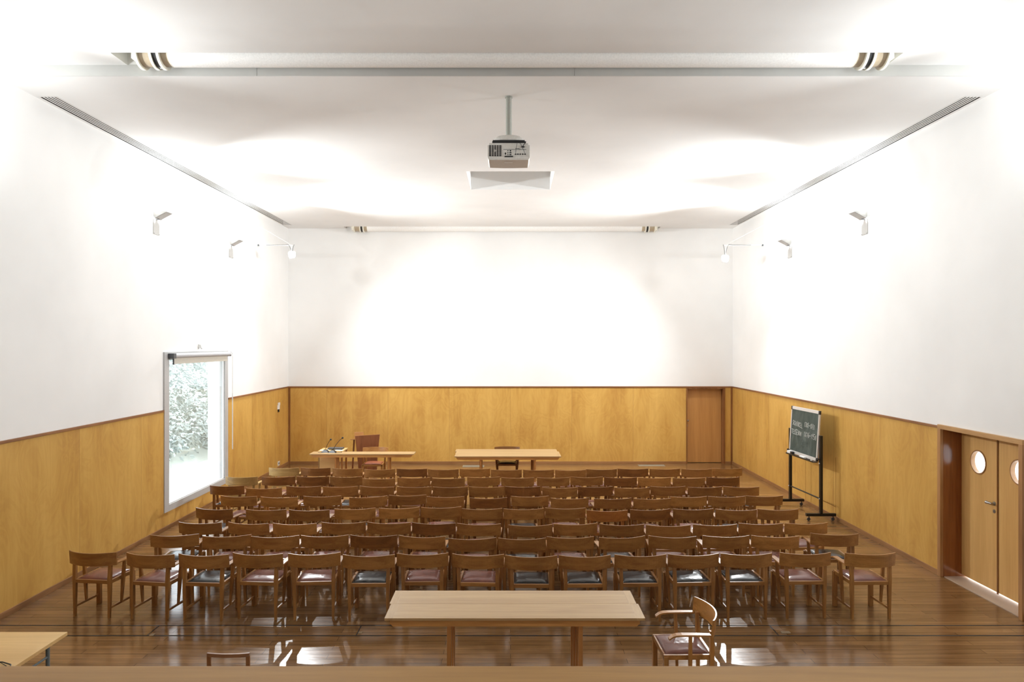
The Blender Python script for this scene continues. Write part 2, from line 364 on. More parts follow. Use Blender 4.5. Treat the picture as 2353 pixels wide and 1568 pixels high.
# left wall with its window opening, right wall with its door opening, back wall with its door opening
WY0, WY1, WZ0, WZ1 = 12.47, 15.08, 0.38, 3.04
w = MB(); x0, x1 = -XO, -XW-0.012
w.box(x0,x1,YF,WY0,0,7.2).box(x0,x1,WY1,YB+0.3,0,7.2).box(x0,x1,WY0,WY1,0,WZ0).box(x0,x1,WY0,WY1,WZ1,7.2)
struct(w.build('wall_left', M['white']))
DY0, DY1, DZ = 8.42, 9.95, 2.065
w = MB(); x0, x1 = XW+0.012, XO
w.box(x0,x1,YF,DY0-0.03,0,7.2).box(x0,x1,DY1+0.03,YB+0.3,0,7.2).box(x0,x1,DY0-0.03,DY1+0.03,DZ+0.025,7.2)
struct(w.build('wall_right', M['white']))
BX0, BX1, BZ = 4.79, 5.77, 2.045
w = MB(); w.box(-XO,BX0-0.028,YB+0.012,YB+0.35,0,7.2).box(BX1+0.045,XO,YB+0.012,YB+0.35,0,7.2).box(BX0-0.028,BX1+0.045,YB+0.012,YB+0.35,DADO,7.2)
struct(w.build('wall_back', M['white']))
struct(MB().box(-XO, XO, YF-0.3, YF, 0, 7.2).build('wall_front', M['white']))
# ceiling: lower far field, higher near field, two screen slots and a square recess
c = MB(); T = 7.2
SN0, SN1 = 7.99, 8.35
c.box(-XO,XO,YF,SN0,ZN,T).box(-XO,-4.48,SN0,SN1,ZN,T).box(4.40,XO,SN0,SN1,ZN,T)
RX, RY0, RY1 = 0.80, 12.96, 14.50; SB0 = 19.07
DX = 5.747
c.box(-DX,DX,SN1,RY0,ZF,T).box(-DX,-RX,RY0,RY1,ZF,T).box(RX,DX,RY0,RY1,ZF,T).box(-DX,DX,RY1,SB0,ZF,T)
for sd in (-1, 1):
    c.box(sd*5.973,sd*XO,SN1,SB0,ZF,T).box(sd*DX,sd*5.973,SN1,9.05,ZF,T).box(sd*DX,sd*5.973,18.75,SB0,ZF,T)
c.box(-XO,-4.46,SB0,YB+0.1,ZF,T).box(4.02,XO,SB0,YB+0.1,ZF,T)
c.box(-XO,XO,YF,YB+0.3,T,T+0.2)
struct(c.build('ceiling', M['ceil']))

# grey steel fascia along the ceiling step, in three lengths
fa = MB()
for a_, b__ in ((-XW-0.01,-2.968),(-2.962,0.745),(0.751,XW+0.01)): fa.box(a_,b__,SN1-0.008,SN1+0.001,ZF-0.002,ZN)
struct(fa.build('trim_12', M['fascia']))

# plywood dado panels
d = MB(); d.box(-XW-0.012,-XW,YF,12.38,0,DADO).box(-XW-0.012,-XW,15.17,YB,0,DADO).box(-XW-0.012,-XW,12.38,15.17,0,0.32)
struct(d.build('trim_1', M['plyY']))
d = MB(); d.box(XW,XW+0.012,10.02,YB,0,DADO)
struct(d.build('trim_2', M['plyY']))
d = MB(); d.box(-XW,4.76,YB,YB+0.012,0,DADO).box(5.81,XW,YB,YB+0.012,0,DADO)
struct(d.build('trim_3', M['plyX']))
# cap rails
struct(MB().box(-XW-0.012,-XW+0.02,YF,12.37,DADO,CAP,0.003).box(-XW-0.012,-XW+0.02,15.18,YB,DADO,CAP,0.003).build('trim_4', M['dwY']))
struct(MB().box(XW-0.02,XW+0.012,10.02,YB,DADO,CAP,0.003).build('trim_5', M['dwY']))
struct(MB().box(-XW,XW,YB-0.02,YB+0.012,DADO,CAP,0.003).build('trim_6', M['dwX']))
# corner posts
struct(MB().box(-XW,-XW+0.05,YB-0.022,YB,0,DADO,0.003).build('trim_7', M['dwZ']))
struct(MB().box(XW-0.05,XW,YB-0.022,YB,0,DADO,0.003).build('trim_8', M['dwZ']))
# skirting
struct(MB().box(-XW,-XW+0.018,YF,YB,0,0.075,0.003).build('baseboard_left', M['bsY']))
struct(MB().box(XW-0.018,XW,10.02,YB,0,0.075,0.003).box(XW-0.006,XW+0.012,YF,8.36,0,0.075,0.003).build('baseboard_right', M['bsY']))
struct(MB().box(-XW+0.05,4.76,YB-0.018,YB,0,0.07,0.003).box(5.81,XW-0.05,YB-0.018,YB,0,0.07,0.003).build('baseboard_back', M['bsX']))
# hairline joints of the access panel let into the right-hand plywood
j = MB(); y0, y1 = 13.19, 14.54
j.box(XW-0.0015,XW,y0-0.004,y0+0.004,0.075,1.15).box(XW-0.0015,XW,y1-0.004,y1+0.004,0.075,0.95).box(XW-0.0015,XW,y0,y1,0.232,0.240)
struct(j.build('trim_9', M['dwZ']))
# floor joints of the covered duct
j = MB()
for yy, ww in ((8.235, 0.009), (7.95, 0.011)): j.box(-XW+0.02,XW-0.02,yy-ww,yy+ww,0.0,0.0012)
for xx in (-4.05, -1.72, 2.99): j.box(xx-0.006,xx+0.006,7.95,8.235,0.0,0.0012)
struct(j.build('trim_10', M['seam']))

# back door (closed leaf in a shallow recess)
dr = struct(empty('door_1', (BX0, YB, 0)))
q = MB().box(BX0+0.004,BX1-0.004,YB+0.20,YB+0.24,0.012,BZ-0.02,0.002); rebase(q, dr.location).build('door_leaf', M['backdoor'], dr)
q = MB().box(BX0-0.028,BX0,YB-0.022,YB+0.26,0,DADO,0.002).box(BX1,BX1+0.045,YB-0.022,YB+0.26,0,DADO,0.002).box(BX0,BX1,YB-0.002,YB+0.26,BZ-0.015,DADO,0.002)
rebase(q, dr.location).build('door_frame', M['dwZ'], dr)
hx, hz = BX0+0.05, 1.16
q = MB().tube([(hx,YB+0.20,hz),(hx,YB+0.14,hz)],0.009).ball((hx,YB+0.13,hz),0.027).box(hx-0.012,hx+0.012,YB+0.194,YB+0.2,hz-0.17,hz-0.11,0.002)
rebase(q, dr.location).build('door_handle', M['steel'], dr, smooth=True)
struct(MB().box(BX0-0.1,BX1+0.1,YB+0.3,YB+0.35,-0.1,2.3).build('wall_behind_door', M['white']))

# right double door with portholes
dr = struct(empty('door_2', (6.05, 9.2, 0)))
q = MB().box(XW-0.024,XW+0.02,9.95,10.02,0,2.07,0.003).box(XW-0.024,XW+0.02,8.355,8.42,0,2.07,0.003)
rebase(q, dr.location).build('door_frame', M['frameZ'], dr)
q = MB().box(XW-0.024,XW+0.02,8.355,10.02,2.065,2.125,0.003)
rebase(q, dr.location).build('door_head', M['frameY'], dr)
q = MB().box(XW+0.02,6.37,9.95,9.975,0,2.065).box(XW+0.02,6.37,8.395,8.42,0,2.065).box(XW+0.02,6.37,8.42,9.95,2.06,2.085)
rebase(q, dr.location).build('door_jamb', M['jamb'], dr)
def porthole_leaf(ya, yb, yc, zc, r, z0, z1, xa, xb):
    b = MB(); n = 48
    # outline of the leaf sampled by angle so that it matches the circle
    def outline(t):
        c_, s_ = math.cos(t), math.sin(t); k = 1e9
        if c_ > 1e-9: k = min(k, (yb-yc)/c_)
        if c_ < -1e-9: k = min(k, (ya-yc)/c_)
        if s_ > 1e-9: k = min(k, (z1-zc)/s_)
        if s_ < -1e-9: k = min(k, (z0-zc)/s_)
        return (yc+k*c_, zc+k*s_)
    angs = [2*PI*i/n for i in range(n)] + [math.atan2(z-zc, y-yc) % (2*PI) for y in (ya, yb) for z in (z0, z1)]
    angs = sorted(angs); bm = b.bm; R = []
    for t in angs:
        o = outline(t); i_ = (yc+r*math.cos(t), zc+r*math.sin(t))
        R.append([bm.verts.new(p) for p in ((xa,*o),(xa,*i_),(xb,*i_),(xb,*o))])
    for a_, c_ in zip(R, R[1:]+R[:1]):
        for k in range(4): bm.faces.new((a_[k], a_[(k+1)%4], c_[(k+1)%4], c_[k]))
    bmesh.ops.recalc_face_normals(bm, faces=bm.faces[:])
    return b
XL = 6.29
for k, (ya, yb) in enumerate(((9.212, 9.972), (8.44, 9.200))):
    yc = (ya+yb)/2; zc = 1.662
    lf = rebase(porthole_leaf(ya, yb, yc, zc, 0.150, 0.040, 2.055, XL, XL+0.045), dr.location).build('door_leaf', M['doorleaf'], dr)
    rebase(MB().ring((XL+0.02,yc,zc),'X',0.146,0.163,0.058), dr.location).build('porthole_rim', M['frameZ'], lf, smooth=True)
    g = MB(); pts = [(XL+0.02, yc+0.150*math.cos(2*PI*i/40), zc+0.150*math.sin(2*PI*i/40)) for i in range(40)]
    rebase(g.prism(pts, (0.006,0,0)), dr.location).build('porthole_glass', M['glass'], lf)
    if k == 0:
        yh = 9.275
        q = MB().tube([(XL,yh,1.175),(XL-0.045,yh,1.175)],0.010).tube([(XL-0.045,yh-0.012,1.175),(XL-0.045,yh+0.05,1.175),(XL-0.045,yh+0.085,1.175)],0.012,12,0.02).ball((XL-0.045,yh+0.09,1.175),0.021)
        q.ring((XL-0.003,yh,1.175),'X',0.004,0.026,0.008).ring((XL-0.003,yh,1.075),'X',0.006,0.024,0.008)
        rebase(q, dr.location).build('door_handle', M['steel'], lf, smooth=True)
rebase(MB().box(XL-0.012,XL+0.004,9.197,9.215,0.022,2.055), dr.location).build('meeting_stile', M['dwZ'], dr)
rebase(MB().box(XW+0.03,XO+0.1,8.42,9.95,0.0,0.012), dr.location).build('door_sill', M['sill'], dr)

# window in the left wall
wn = struct(empty('window_1', (-XW, 13.78, WZ0)))
xa, xb = -XW-0.10, -XW+0.014
q = MB(); q.box(xa,xb,12.38,12.55,0.31,3.11,0.002).box(xa,xb,15.00,15.17,0.31,3.11,0.002).box(xa,xb,12.55,15.00,0.31,0.425,0.002).box(xa,xb,12.55,15.00,2.97,3.11,0.002)
rebase(q, wn.location).build('window_frame', M['wframe'], wn)
q = MB(); xg = -XW-0.02   # slim inner bead
for a in ((12.55,12.565,0.425,2.97),(14.985,15.0,0.425,2.97),(12.55,15.0,0.425,0.440)): q.box(xg-0.012,xg+0.012,a[0],a[1],a[2],a[3])
rebase(q, wn.location).build('glazing_bead', M['alu'], wn)
rebase(MB().box(xg-0.006,xg,12.55,15.0,0.425,2.97), wn.location).build('window_glass', M['glass'], wn)
# roller blind, rolled up
bl = tag(empty('roller_blind', (-5.93, 13.78, 3.0)), 'grey roller blind rolled up at the head of the large window', 'blind')
zc_ = 3.045; xr = -5.945
rebase(MB().tube([(xr,12.60,zc_),(xr,15.10,zc_)],0.042,20), bl.location).build('roller', M['blindcloth'], bl, smooth=True)
rebase(MB().box(xr-0.055,xr+0.05,12.50,12.60,zc_-0.05,zc_+0.04,0.008), bl.location).build('end_bracket', M['dgrey'], bl)
rebase(MB().box(xr-0.055,xr+0.03,15.10,15.13,zc_-0.05,zc_+0.04,0.005), bl.location).build('end_bracket', M['dgrey'], bl)
rebase(MB().box(xr-0.012,xr-0.008,12.64,15.0,2.93,zc_-0.03).box(xr-0.016,xr-0.002,12.62,15.0,2.895,2.945,0.002), bl.location).build('hem_bar', M['hem'], bl)
rebase(MB().box(xr-0.02,xr+0.002,12.60,12.62,2.885,2.99), bl.location).build('hem_end', M['dgrey'], bl)
q = MB().tube([(xr+0.01,15.13,zc_),(xr+0.02,15.19,zc_+0.02),(xr+0.025,15.20,zc_-0.05),(xr+0.025,15.20,2.2)],0.006,8)
rebase(q.tube([(xr+0.025,15.20,2.2),(xr+0.025,15.20,1.01)],0.011,8), bl.location).build('pull_rod', M['whitepl'], bl, smooth=True)
# sensor above the window
s_ = (CX-458)/XW; ys = F/s_
sn = tag(empty('ceiling_sensor', (-XW-0.012, ys, 3.2)), 'small pale motion sensor on the white wall above the window', 'sensor'); sn.name = 'motion_sensor'
rebase(MB().box(-6.026,-6.005,ys-0.03,ys+0.03,3.18,3.25,0.006), sn.location).build('mount', M['whitepl'], sn)
rebase(MB().hexa([(-6.01,ys-0.028,3.17),(-5.955,ys-0.028,3.165),(-5.955,ys+0.028,3.165),(-6.01,ys+0.028,3.17),(-6.01,ys-0.028,3.24),(-5.975,ys-0.028,3.24),(-5.975,ys+0.028,3.24),(-6.01,ys+0.028,3.24)],0.006), sn.location).build('housing', M['whitepl'], sn)
rebase(MB().ball((-5.97,ys,3.17),0.014), sn.location).build('lens', M['dgrey'], sn, smooth=True)
# light switch and socket on the left dado
sw = tag(empty('wall_switch', (-XW, 18.5, 1.6)), 'white wall switch with black plug on the plywood beside the window', 'switch')
rebase(MB().box(-XW,-XW+0.012,18.40,18.58,1.56,1.67,0.003).box(-XW,-XW+0.02,18.44,18.58,1.66,1.73,0.003), sw.location).build('plate', M['whitepl'], sw)
rebase(MB().box(-XW+0.002,-XW+0.03,18.44,18.50,1.49,1.56,0.004), sw.location).build('plug', M['blk'], sw)
so = tag(empty('wall_socket', (-XW, 18.5, 0.15)), 'white wall socket low on the plywood near the corner', 'socket')
rebase(MB().box(-XW,-XW+0.012,18.43,18.57,0.10,0.21,0.003), so.location).build('plate', M['whitepl'], so)
rebase(MB().box(-XW+0.010,-XW+0.016,18.47,18.53,0.13,0.18,0.003), so.location).build('socket_face', M['blk'], so)

# balcony the photograph is taken from
struct(MB().box(-XO,XO,YF,1.45,1.45,1.65).box(-XW,XW,1.38,1.45,0,2.5).build('wall_gallery', M['white']))
struct(MB().box(-XW,XW,1.12,1.553,2.505,2.55,0.004).build('trim_11', M['capX']))

# ------------------------------------------------------------------ outside, seen through the glass
struct(MB().box(-60,-XO,-20,70,-0.5,-0.02).build('ground_garden', M['earth']))
struct(MB().box(XO,60,-20,60,-0.3,-0.02).build('ground_terrace', M['pave']))
struct(MB().box(-8.42,-XO,20.0,24.0,-0.1,6.5).build('wall_wing', M['render']))
def hill_h(x, y):
    t = max(0.0, (-x-8.7)/7.0); t = min(t, 1.6)
    return t*3.6*(0.9+0.1*math.sin(y*0.5)) + (0.25*math.sin(x*1.7+y*0.9) + 0.2*math.sin(y*1.3-x))*min(1,t*3) + (-0.10 if x > -8.7 else 0.06)
b = MB(); bm = b.bm; nx, ny = 40, 60; G = []
for i in range(nx+1):
    G.append([bm.verts.new((-8.0-i*0.4, 12+jj*0.55, -0.05+hill_h(-8.0-i*0.4, 12+jj*0.55))) for jj in range(ny+1)])
for i in range(nx):
    for jj in range(ny): bm.faces.new((G[i][jj], G[i+1][jj], G[i+1][jj+1], G[i][jj+1]))
struct(b.build('ground_slope', M['earth'], smooth='all'))
b = MB(); bm = b.bm; rnd = random.Random(3)
for k in range(900):
    cy_ = rnd.uniform(17.5, 42); cx_ = -cy_*rnd.uniform(0.38, 0.56)
    if cx_ > -8.9: continue
    if True: cz_ = hill_h(cx_, cy_) + rnd.uniform(0.0, 0.8)
    rr = rnd.uniform(0.25, 0.7)
    for q_ in range(34):
        d_ = Vector((rnd.gauss(0,1), rnd.gauss(0,1), rnd.gauss(0,0.8))).normalized()*rr*rnd.uniform(0.6,1.0)
        p = Vector((cx_,cy_,cz_))+d_; n_ = (d_+Vector((0,0,0.3))).normalized()
        a_ = n_.cross(Vector((rnd.gauss(0,1),rnd.gauss(0,1),rnd.gauss(0,1)))).normalized(); c_ = n_.cross(a_)
        l_, w_ = rnd.uniform(0.05,0.13), rnd.uniform(0.02,0.05)
        bm.faces.new([bm.verts.new(p+a_*l_), bm.verts.new(p+c_*w_+n_*0.01), bm.verts.new(p-a_*l_), bm.verts.new(p-c_*w_+n_*0.01)])
fo = b.build('garden_foliage', M['leaf']); tag(fo, 'pale leafy undergrowth on the bank outside the window', 'foliage', kind='stuff')

# ------------------------------------------------------------------ ceiling fittings
def diffuser(side, lab):
    xs = side*(XW-0.012-0.0)
    y0, y1 = 9.05, 18.75
    e = tag(empty('ceiling_diffuser', (side*5.88, (y0+y1)/2, ZF)), lab, 'air vent', 'linear air vents along the ceiling edges')
    q = MB(); xi, xo = 5.745, 5.975
    q.box(side*(xi+0.004), side*(xo-0.004), y0+0.002, y1-0.002, ZF+0.10, ZF+0.11).box(side*(xi+0.003), side*(xi+0.005), y0, y1, ZF+0.002, ZF+0.10).box(side*(xo-0.005), side*(xo-0.003), y0, y1, ZF+0.002, ZF+0.10)
    rebase(q, e.location).build('slot_recess', M['seam'], e)
    q = MB(); x = xi; wbar = 0.023
    for i in range(6):
        q.box(side*x, side*(x+wbar), y0, y1, ZF-0.004, ZF-0.001); x += wbar + 0.0195
        if i == 4: break
    q.box(side*xi, side*(xo), y0-0.02, y0, ZF-0.004, ZF-0.0005).box(side*xi, side*(xo), y1, y1+0.02, ZF-0.004, ZF-0.0005)
    rebase(q, e.location).build('blade', M['vent'], e)
diffuser(-1, 'long slotted air vent in the ceiling above the window wall')
diffuser(1, 'long slotted air vent in the ceiling above the chalkboard wall')

def screen_roller(name, xl, xr, y, z, r, lab):
    e = tag(empty(name, ((xl+xr)/2, y, z)), lab, 'projection screen', 'rolled projection screens in the ceiling slots')
    R = lambda mb: rebase(mb, e.location)
    k = r/0.16
    rr = r*1.19; dl = 0.0
    R(MB().tube([(xl+0.37,y,z),(xr-0.37,y,z)], r, 48)).build('rolled_cloth', M['cloth'], e, smooth=True)
    for s, x in ((1, xl), (-1, xr)):
        X = lambda d: x+s*d
        R(MB().tube([(X(0.02),y,z),(X(0.16),y,z)], r*0.98, 40)).build('drum', M['tan'], e, smooth=True)
        R(MB().tube([(X(0.16),y,z),(X(0.37),y,z)], r*0.955, 40)).build('drum', M['tan'], e, smooth=True)
        R(MB().tube([(X(0.196),y,z),(X(0.252),y,z)], r*1.10, 40)).build('rubber_band', M['blk'], e, smooth=True)
        for d0 in (0.0, 0.165, 0.25): R(MB().ring((X(d0+0.015),y,z),'X',r*0.9,rr,0.030)).build('guide_ring', M['ivory'], e, smooth=True)
        R(MB().ring((X(0.365),y,z),'X',r*0.7,r*1.01,0.01)).build('end_collar', M['ivory'], e, smooth=True)
        # hanger: a flat bar running from the slot end to the first ring
        q = MB().hexa([(X(-0.17),y-0.11,z+0.05),(X(-0.03),y-0.11,z-0.06),(X(-0.03),y-0.05,z-0.06),(X(-0.17),y-0.05,z+0.05),
                       (X(-0.17),y-0.11,z+0.11),(X(-0.03),y-0.11,z+0.0),(X(-0.03),y-0.05,z+0.0),(X(-0.17),y-0.05,z+0.11)])
        q.box(X(-0.035),X(0.0),y-0.15,y+0.15,z-0.12,z+0.14,0.004).box(X(-0.02),X(0.02),y-0.03,y+0.03,z+0.1,7.19)
        R(q).build('hanger', M['ivory'], e)
    return e
screen_roller('projection_screen', -4.23, 4.28, 8.17, EYE+3.335, 0.158, 'large rolled projection screen in the near ceiling slot above the projector')
screen_roller('projection_screen', -4.20, 3.88, 19.17, ZF+0.02, 0.135, 'distant rolled projection screen in the ceiling slot against the back wall')

# projector on its pole
py_, px_ = 9.05, -0.022
e = tag(empty('ceiling_projector', (px_, py_, ZF)), 'pale grey projector hanging from the ceiling on a metal pole', 'projector')
R = lambda mb: rebase(mb, e.location)
zb, zt = EYE+2.25, EYE+2.50
R(MB().tube([(px_,py_,ZF),(px_,py_,EYE+2.60)],0.038,24).ring((px_,py_,ZF-0.008),'Z',0.03,0.048,0.014)).build('pole', M['galv'], e, smooth=True)
q = MB()
secs = []
for rr, zz in ((0.05,2.625),(0.15,2.62),(0.19,2.59),(0.2,2.555),(0.19,2.545)):
    secs.append([(px_+rr*math.cos(2*PI*k/32), py_+rr*0.8*math.sin(2*PI*k/32), EYE+zz) for k in range(32)])
R(q.strip(secs)).build('mounting_cap', M['proj'], e, smooth=True)
R(MB().box(px_-0.205,px_+0.215,py_-0.17,py_-0.155,EYE+2.505,EYE+2.525).box(px_-0.2,px_+0.2,py_-0.15,py_+0.15,EYE+2.515,EYE+2.545)).build('bracket_plate', M['blk'], e)
yn, yfar = 8.86, 9.29
# shell: upper block and tapered lower tray
q = MB().box(px_-0.265,px_+0.265,yn,yfar,EYE+2.325,EYE+2.475,0.012).box(px_-0.245,px_+0.245,yn+0.02,yfar-0.02,EYE+2.46,EYE+2.505,0.01)
shell = R(q).build('shell', M['proj'], e)
n_ = 10; ring0, ring1 = [], []
def rr_ring(hw, y0_, y1_, z, bow):
    pts = []
    for k in range(n_+1):
        t = -1+2*k/n_; pts.append((px_+t*hw, y0_-0.0, z))
    for k in range(n_+1):
        t = 1-2*k/n_; pts.append((px_+t*hw, y1_+bow*(1-t*t), z))
    return pts
q = MB().strip([rr_ring(0.262,yn+0.002,yfar-0.01,EYE+2.33,0.02), rr_ring(0.258,yn+0.004,yfar-0.01,EYE+2.31,0.02), rr_ring(0.245,yn+0.012,yfar-0.02,EYE+2.29,0.02)])
R(q).build('underside', M['projup'], e)
g = MB(); gx0 = px_-0.243
g.box(gx0,gx0+0.152,yn-0.003,yn+0.004,EYE+2.333,EYE+2.468)
gr = R(g).build('vent_grille', M['blk'], e)
g = MB()
for k in range(1,5): g.box(gx0+k*0.0304-0.003,gx0+k*0.0304+0.003,yn-0.007,yn-0.001,EYE+2.333,EYE+2.468)
for k in range(1,9): g.box(gx0,gx0+0.152,yn-0.0045,yn-0.001,EYE+2.333+k*0.015,EYE+2.333+k*0.015+0.002)
g.ring((gx0+0.073,yn-0.007,EYE+2.4),'Y',0.006,0.012,0.006)
R(g).build('grille_bars', M['proj'], gr)
# connector panel and its sockets
g = MB(); ox = px_-0.066
g.box(ox,ox+0.283,yn-0.002,yn,EYE+2.337,EYE+2.416); cp = R(g).build('connector_panel', M['projup'], e)
g = MB()
g.box(ox,ox+0.283,yn-0.006,yn,EYE+2.413,EYE+2.417)
g.box(ox+0.018,ox+0.034,yn-0.006,yn,EYE+2.352,EYE+2.377)
for zz in (2.401,2.376,2.352): g.ball((ox+0.056,yn-0.002,EYE+zz),0.007,1,0.5,1)
g.ball((ox+0.087,yn-0.002,EYE+2.400),0.010,1,0.5,1).ball((ox+0.087,yn-0.002,EYE+2.376),0.011,1.4,0.5,0.7).ball((ox+0.087,yn-0.002,EYE+2.352),0.011,1.4,0.5,0.7)
for k in range(5): g.hexa([(ox+0.14+k*0.03,yn-0.008,EYE+2.350),(ox+0.16+k*0.03,yn-0.008,EYE+2.350),(ox+0.16+k*0.03,yn,EYE+2.350),(ox+0.14+k*0.03,yn,EYE+2.350),
                           (ox+0.146+k*0.03,yn-0.008,EYE+2.366),(ox+0.154+k*0.03,yn-0.008,EYE+2.366),(ox+0.154+k*0.03,yn,EYE+2.366),(ox+0.146+k*0.03,yn,EYE+2.366)])
g.box(ox+0.014,ox+0.12,yn-0.006,yn,EYE+2.322,EYE+2.337)
g.box(ox+0.148,ox+0.20,yn-0.0015,yn+0.002,EYE+2.424,EYE+2.430)
R(g).build('sockets', M['blk'], cp)
R(MB().box(px_-0.055,px_+0.048,yn+0.12,yn+0.15,EYE+2.286,EYE+2.2915)).build('label_strip', M['whitepl'], e)
g = MB().tube([(px_+0.215,yn+0.03,EYE+2.52),(px_+0.21,yn-0.02,EYE+2.50),(px_+0.178,yn-0.012,EYE+2.462),(px_+0.178,yn-0.004,EYE+2.448)],0.005,8).box(px_+0.158,px_+0.195,yn-0.012,yn,EYE+2.440,EYE+2.456,0.002)
g.tube([(px_+0.12,yn+0.02,EYE+2.525),(px_+0.10,yn-0.012,EYE+2.48),(px_+0.085,yn-0.014,EYE+2.37)],0.0028,6)
g.tube([(px_+0.13,yn+0.02,EYE+2.525),(px_+0.16,yn-0.012,EYE+2.46),(px_+0.2,yn-0.014,EYE+2.37)],0.0028,6)
R(g).build('cables', M['blk'], e, smooth=True)

# ------------------------------------------------------------------ wall sconces and flood lamps
def sconce(side, y, lab):
    """up-light on the wall: face plate, bent sheet shade open at the top, lamp inside (local x points into the room)"""
    e = tag(empty('wall_sconce', (side*(XW+0.012), y, EYE+1.86)), lab, 'wall lamp', 'uplights high on the side walls')
    s = -side
    MB().box(0,s*0.012,-0.10,0.10,0,0.27,0.002).build('back_plate', M['lampmetal'], e)
    q = MB()
    for yy in (-0.085, 0.085):
        for zz in (0.012, 0.25): q.ball((s*0.013,yy,zz),0.006)
    q.box(s*0.0,s*0.05,-0.03,0.03,0.255,0.30)
    q.build('fixing', M['dgrey'], e)
    x0_, x1_, zb_, zt_ = 0.035, 0.235, 0.262, 0.372; y0_, y1_ = -0.105, 0.105; t = 0.004
    q = MB()
    q.hexa([(s*x0_,y0_,zb_),(s*x1_,y0_,zt_),(s*x1_,y1_,zt_),(s*x0_,y1_,zb_),(s*x0_,y0_,zb_+t),(s*x1_,y0_,zt_+t),(s*x1_,y1_,zt_+t),(s*x0_,y1_,zb_+t)])
    for yy in (y0_, y1_-t): q.prism([(s*x0_,yy,zb_),(s*x1_,yy,zt_),(s*(x1_-0.03),yy,zt_+0.016),(s*0.006,yy,zt_+0.016),(s*0.006,yy,zb_+0.03)],(0,t,0))
    q.build('shade', M['lampmetal'], e)
    MB().tube([(s*0.09,-0.07,0.345),(s*0.09,0.07,0.345)],0.010,10).build('lamp_tube', M['bulbs'], e, smooth=True)
    ld = bpy.data.lights.new('lamp_light', 'POINT'); ld.energy = SCONCE_W; ld.shadow_soft_size = 0.05; ld.color = (0.94, 0.98, 1.0)
    lo = bpy.data.objects.new('lamp_light', ld); COL.objects.link(lo); lo.parent = e; lo.location = (s*0.12, 0, 0.44)
    ld = bpy.data.lights.new('fill_spot', 'SPOT'); ld.energy = FILL_W*(0.45 if y < 9 else 1.0); ld.shadow_soft_size = 0.05; ld.color = (0.94, 0.98, 1.0)
    ld.spot_size = math.radians(75); ld.spot_blend = 1.0      # added fill spot, brightens the ceiling centre and opposite wall
    lo = bpy.data.objects.new('fill_spot', ld); COL.objects.link(lo); lo.parent = e; lo.location = (s*0.15, 0, 0.45)
    lo.rotation_euler = Vector((s, 0, 0.20)).to_track_quat('-Z', 'Y').to_euler()
    return e
sc_labels = {(-1,0):'nearer wall uplight high on the wall above the big window', (-1,1):'farther wall uplight beside the flood lamp on the window wall',
             (1,0):'nearer wall uplight on the wall with the round-windowed doors', (1,1):'farther wall uplight high behind the chalkboard stand'}
for side in (-1, 1):
    for k, y in enumerate((12.13, 15.38)): sconce(side, y, sc_labels[(side, k)])
for side in (-1, 1):      # the same row of lamps goes on behind the edge of the picture
    for k, y in enumerate((7.4, 4.0)):
        sconce(side, y, ('uplight just out of view ' if k == 0 else 'uplight far out of view ') + ('on the window wall' if side < 0 else 'on the door wall'))

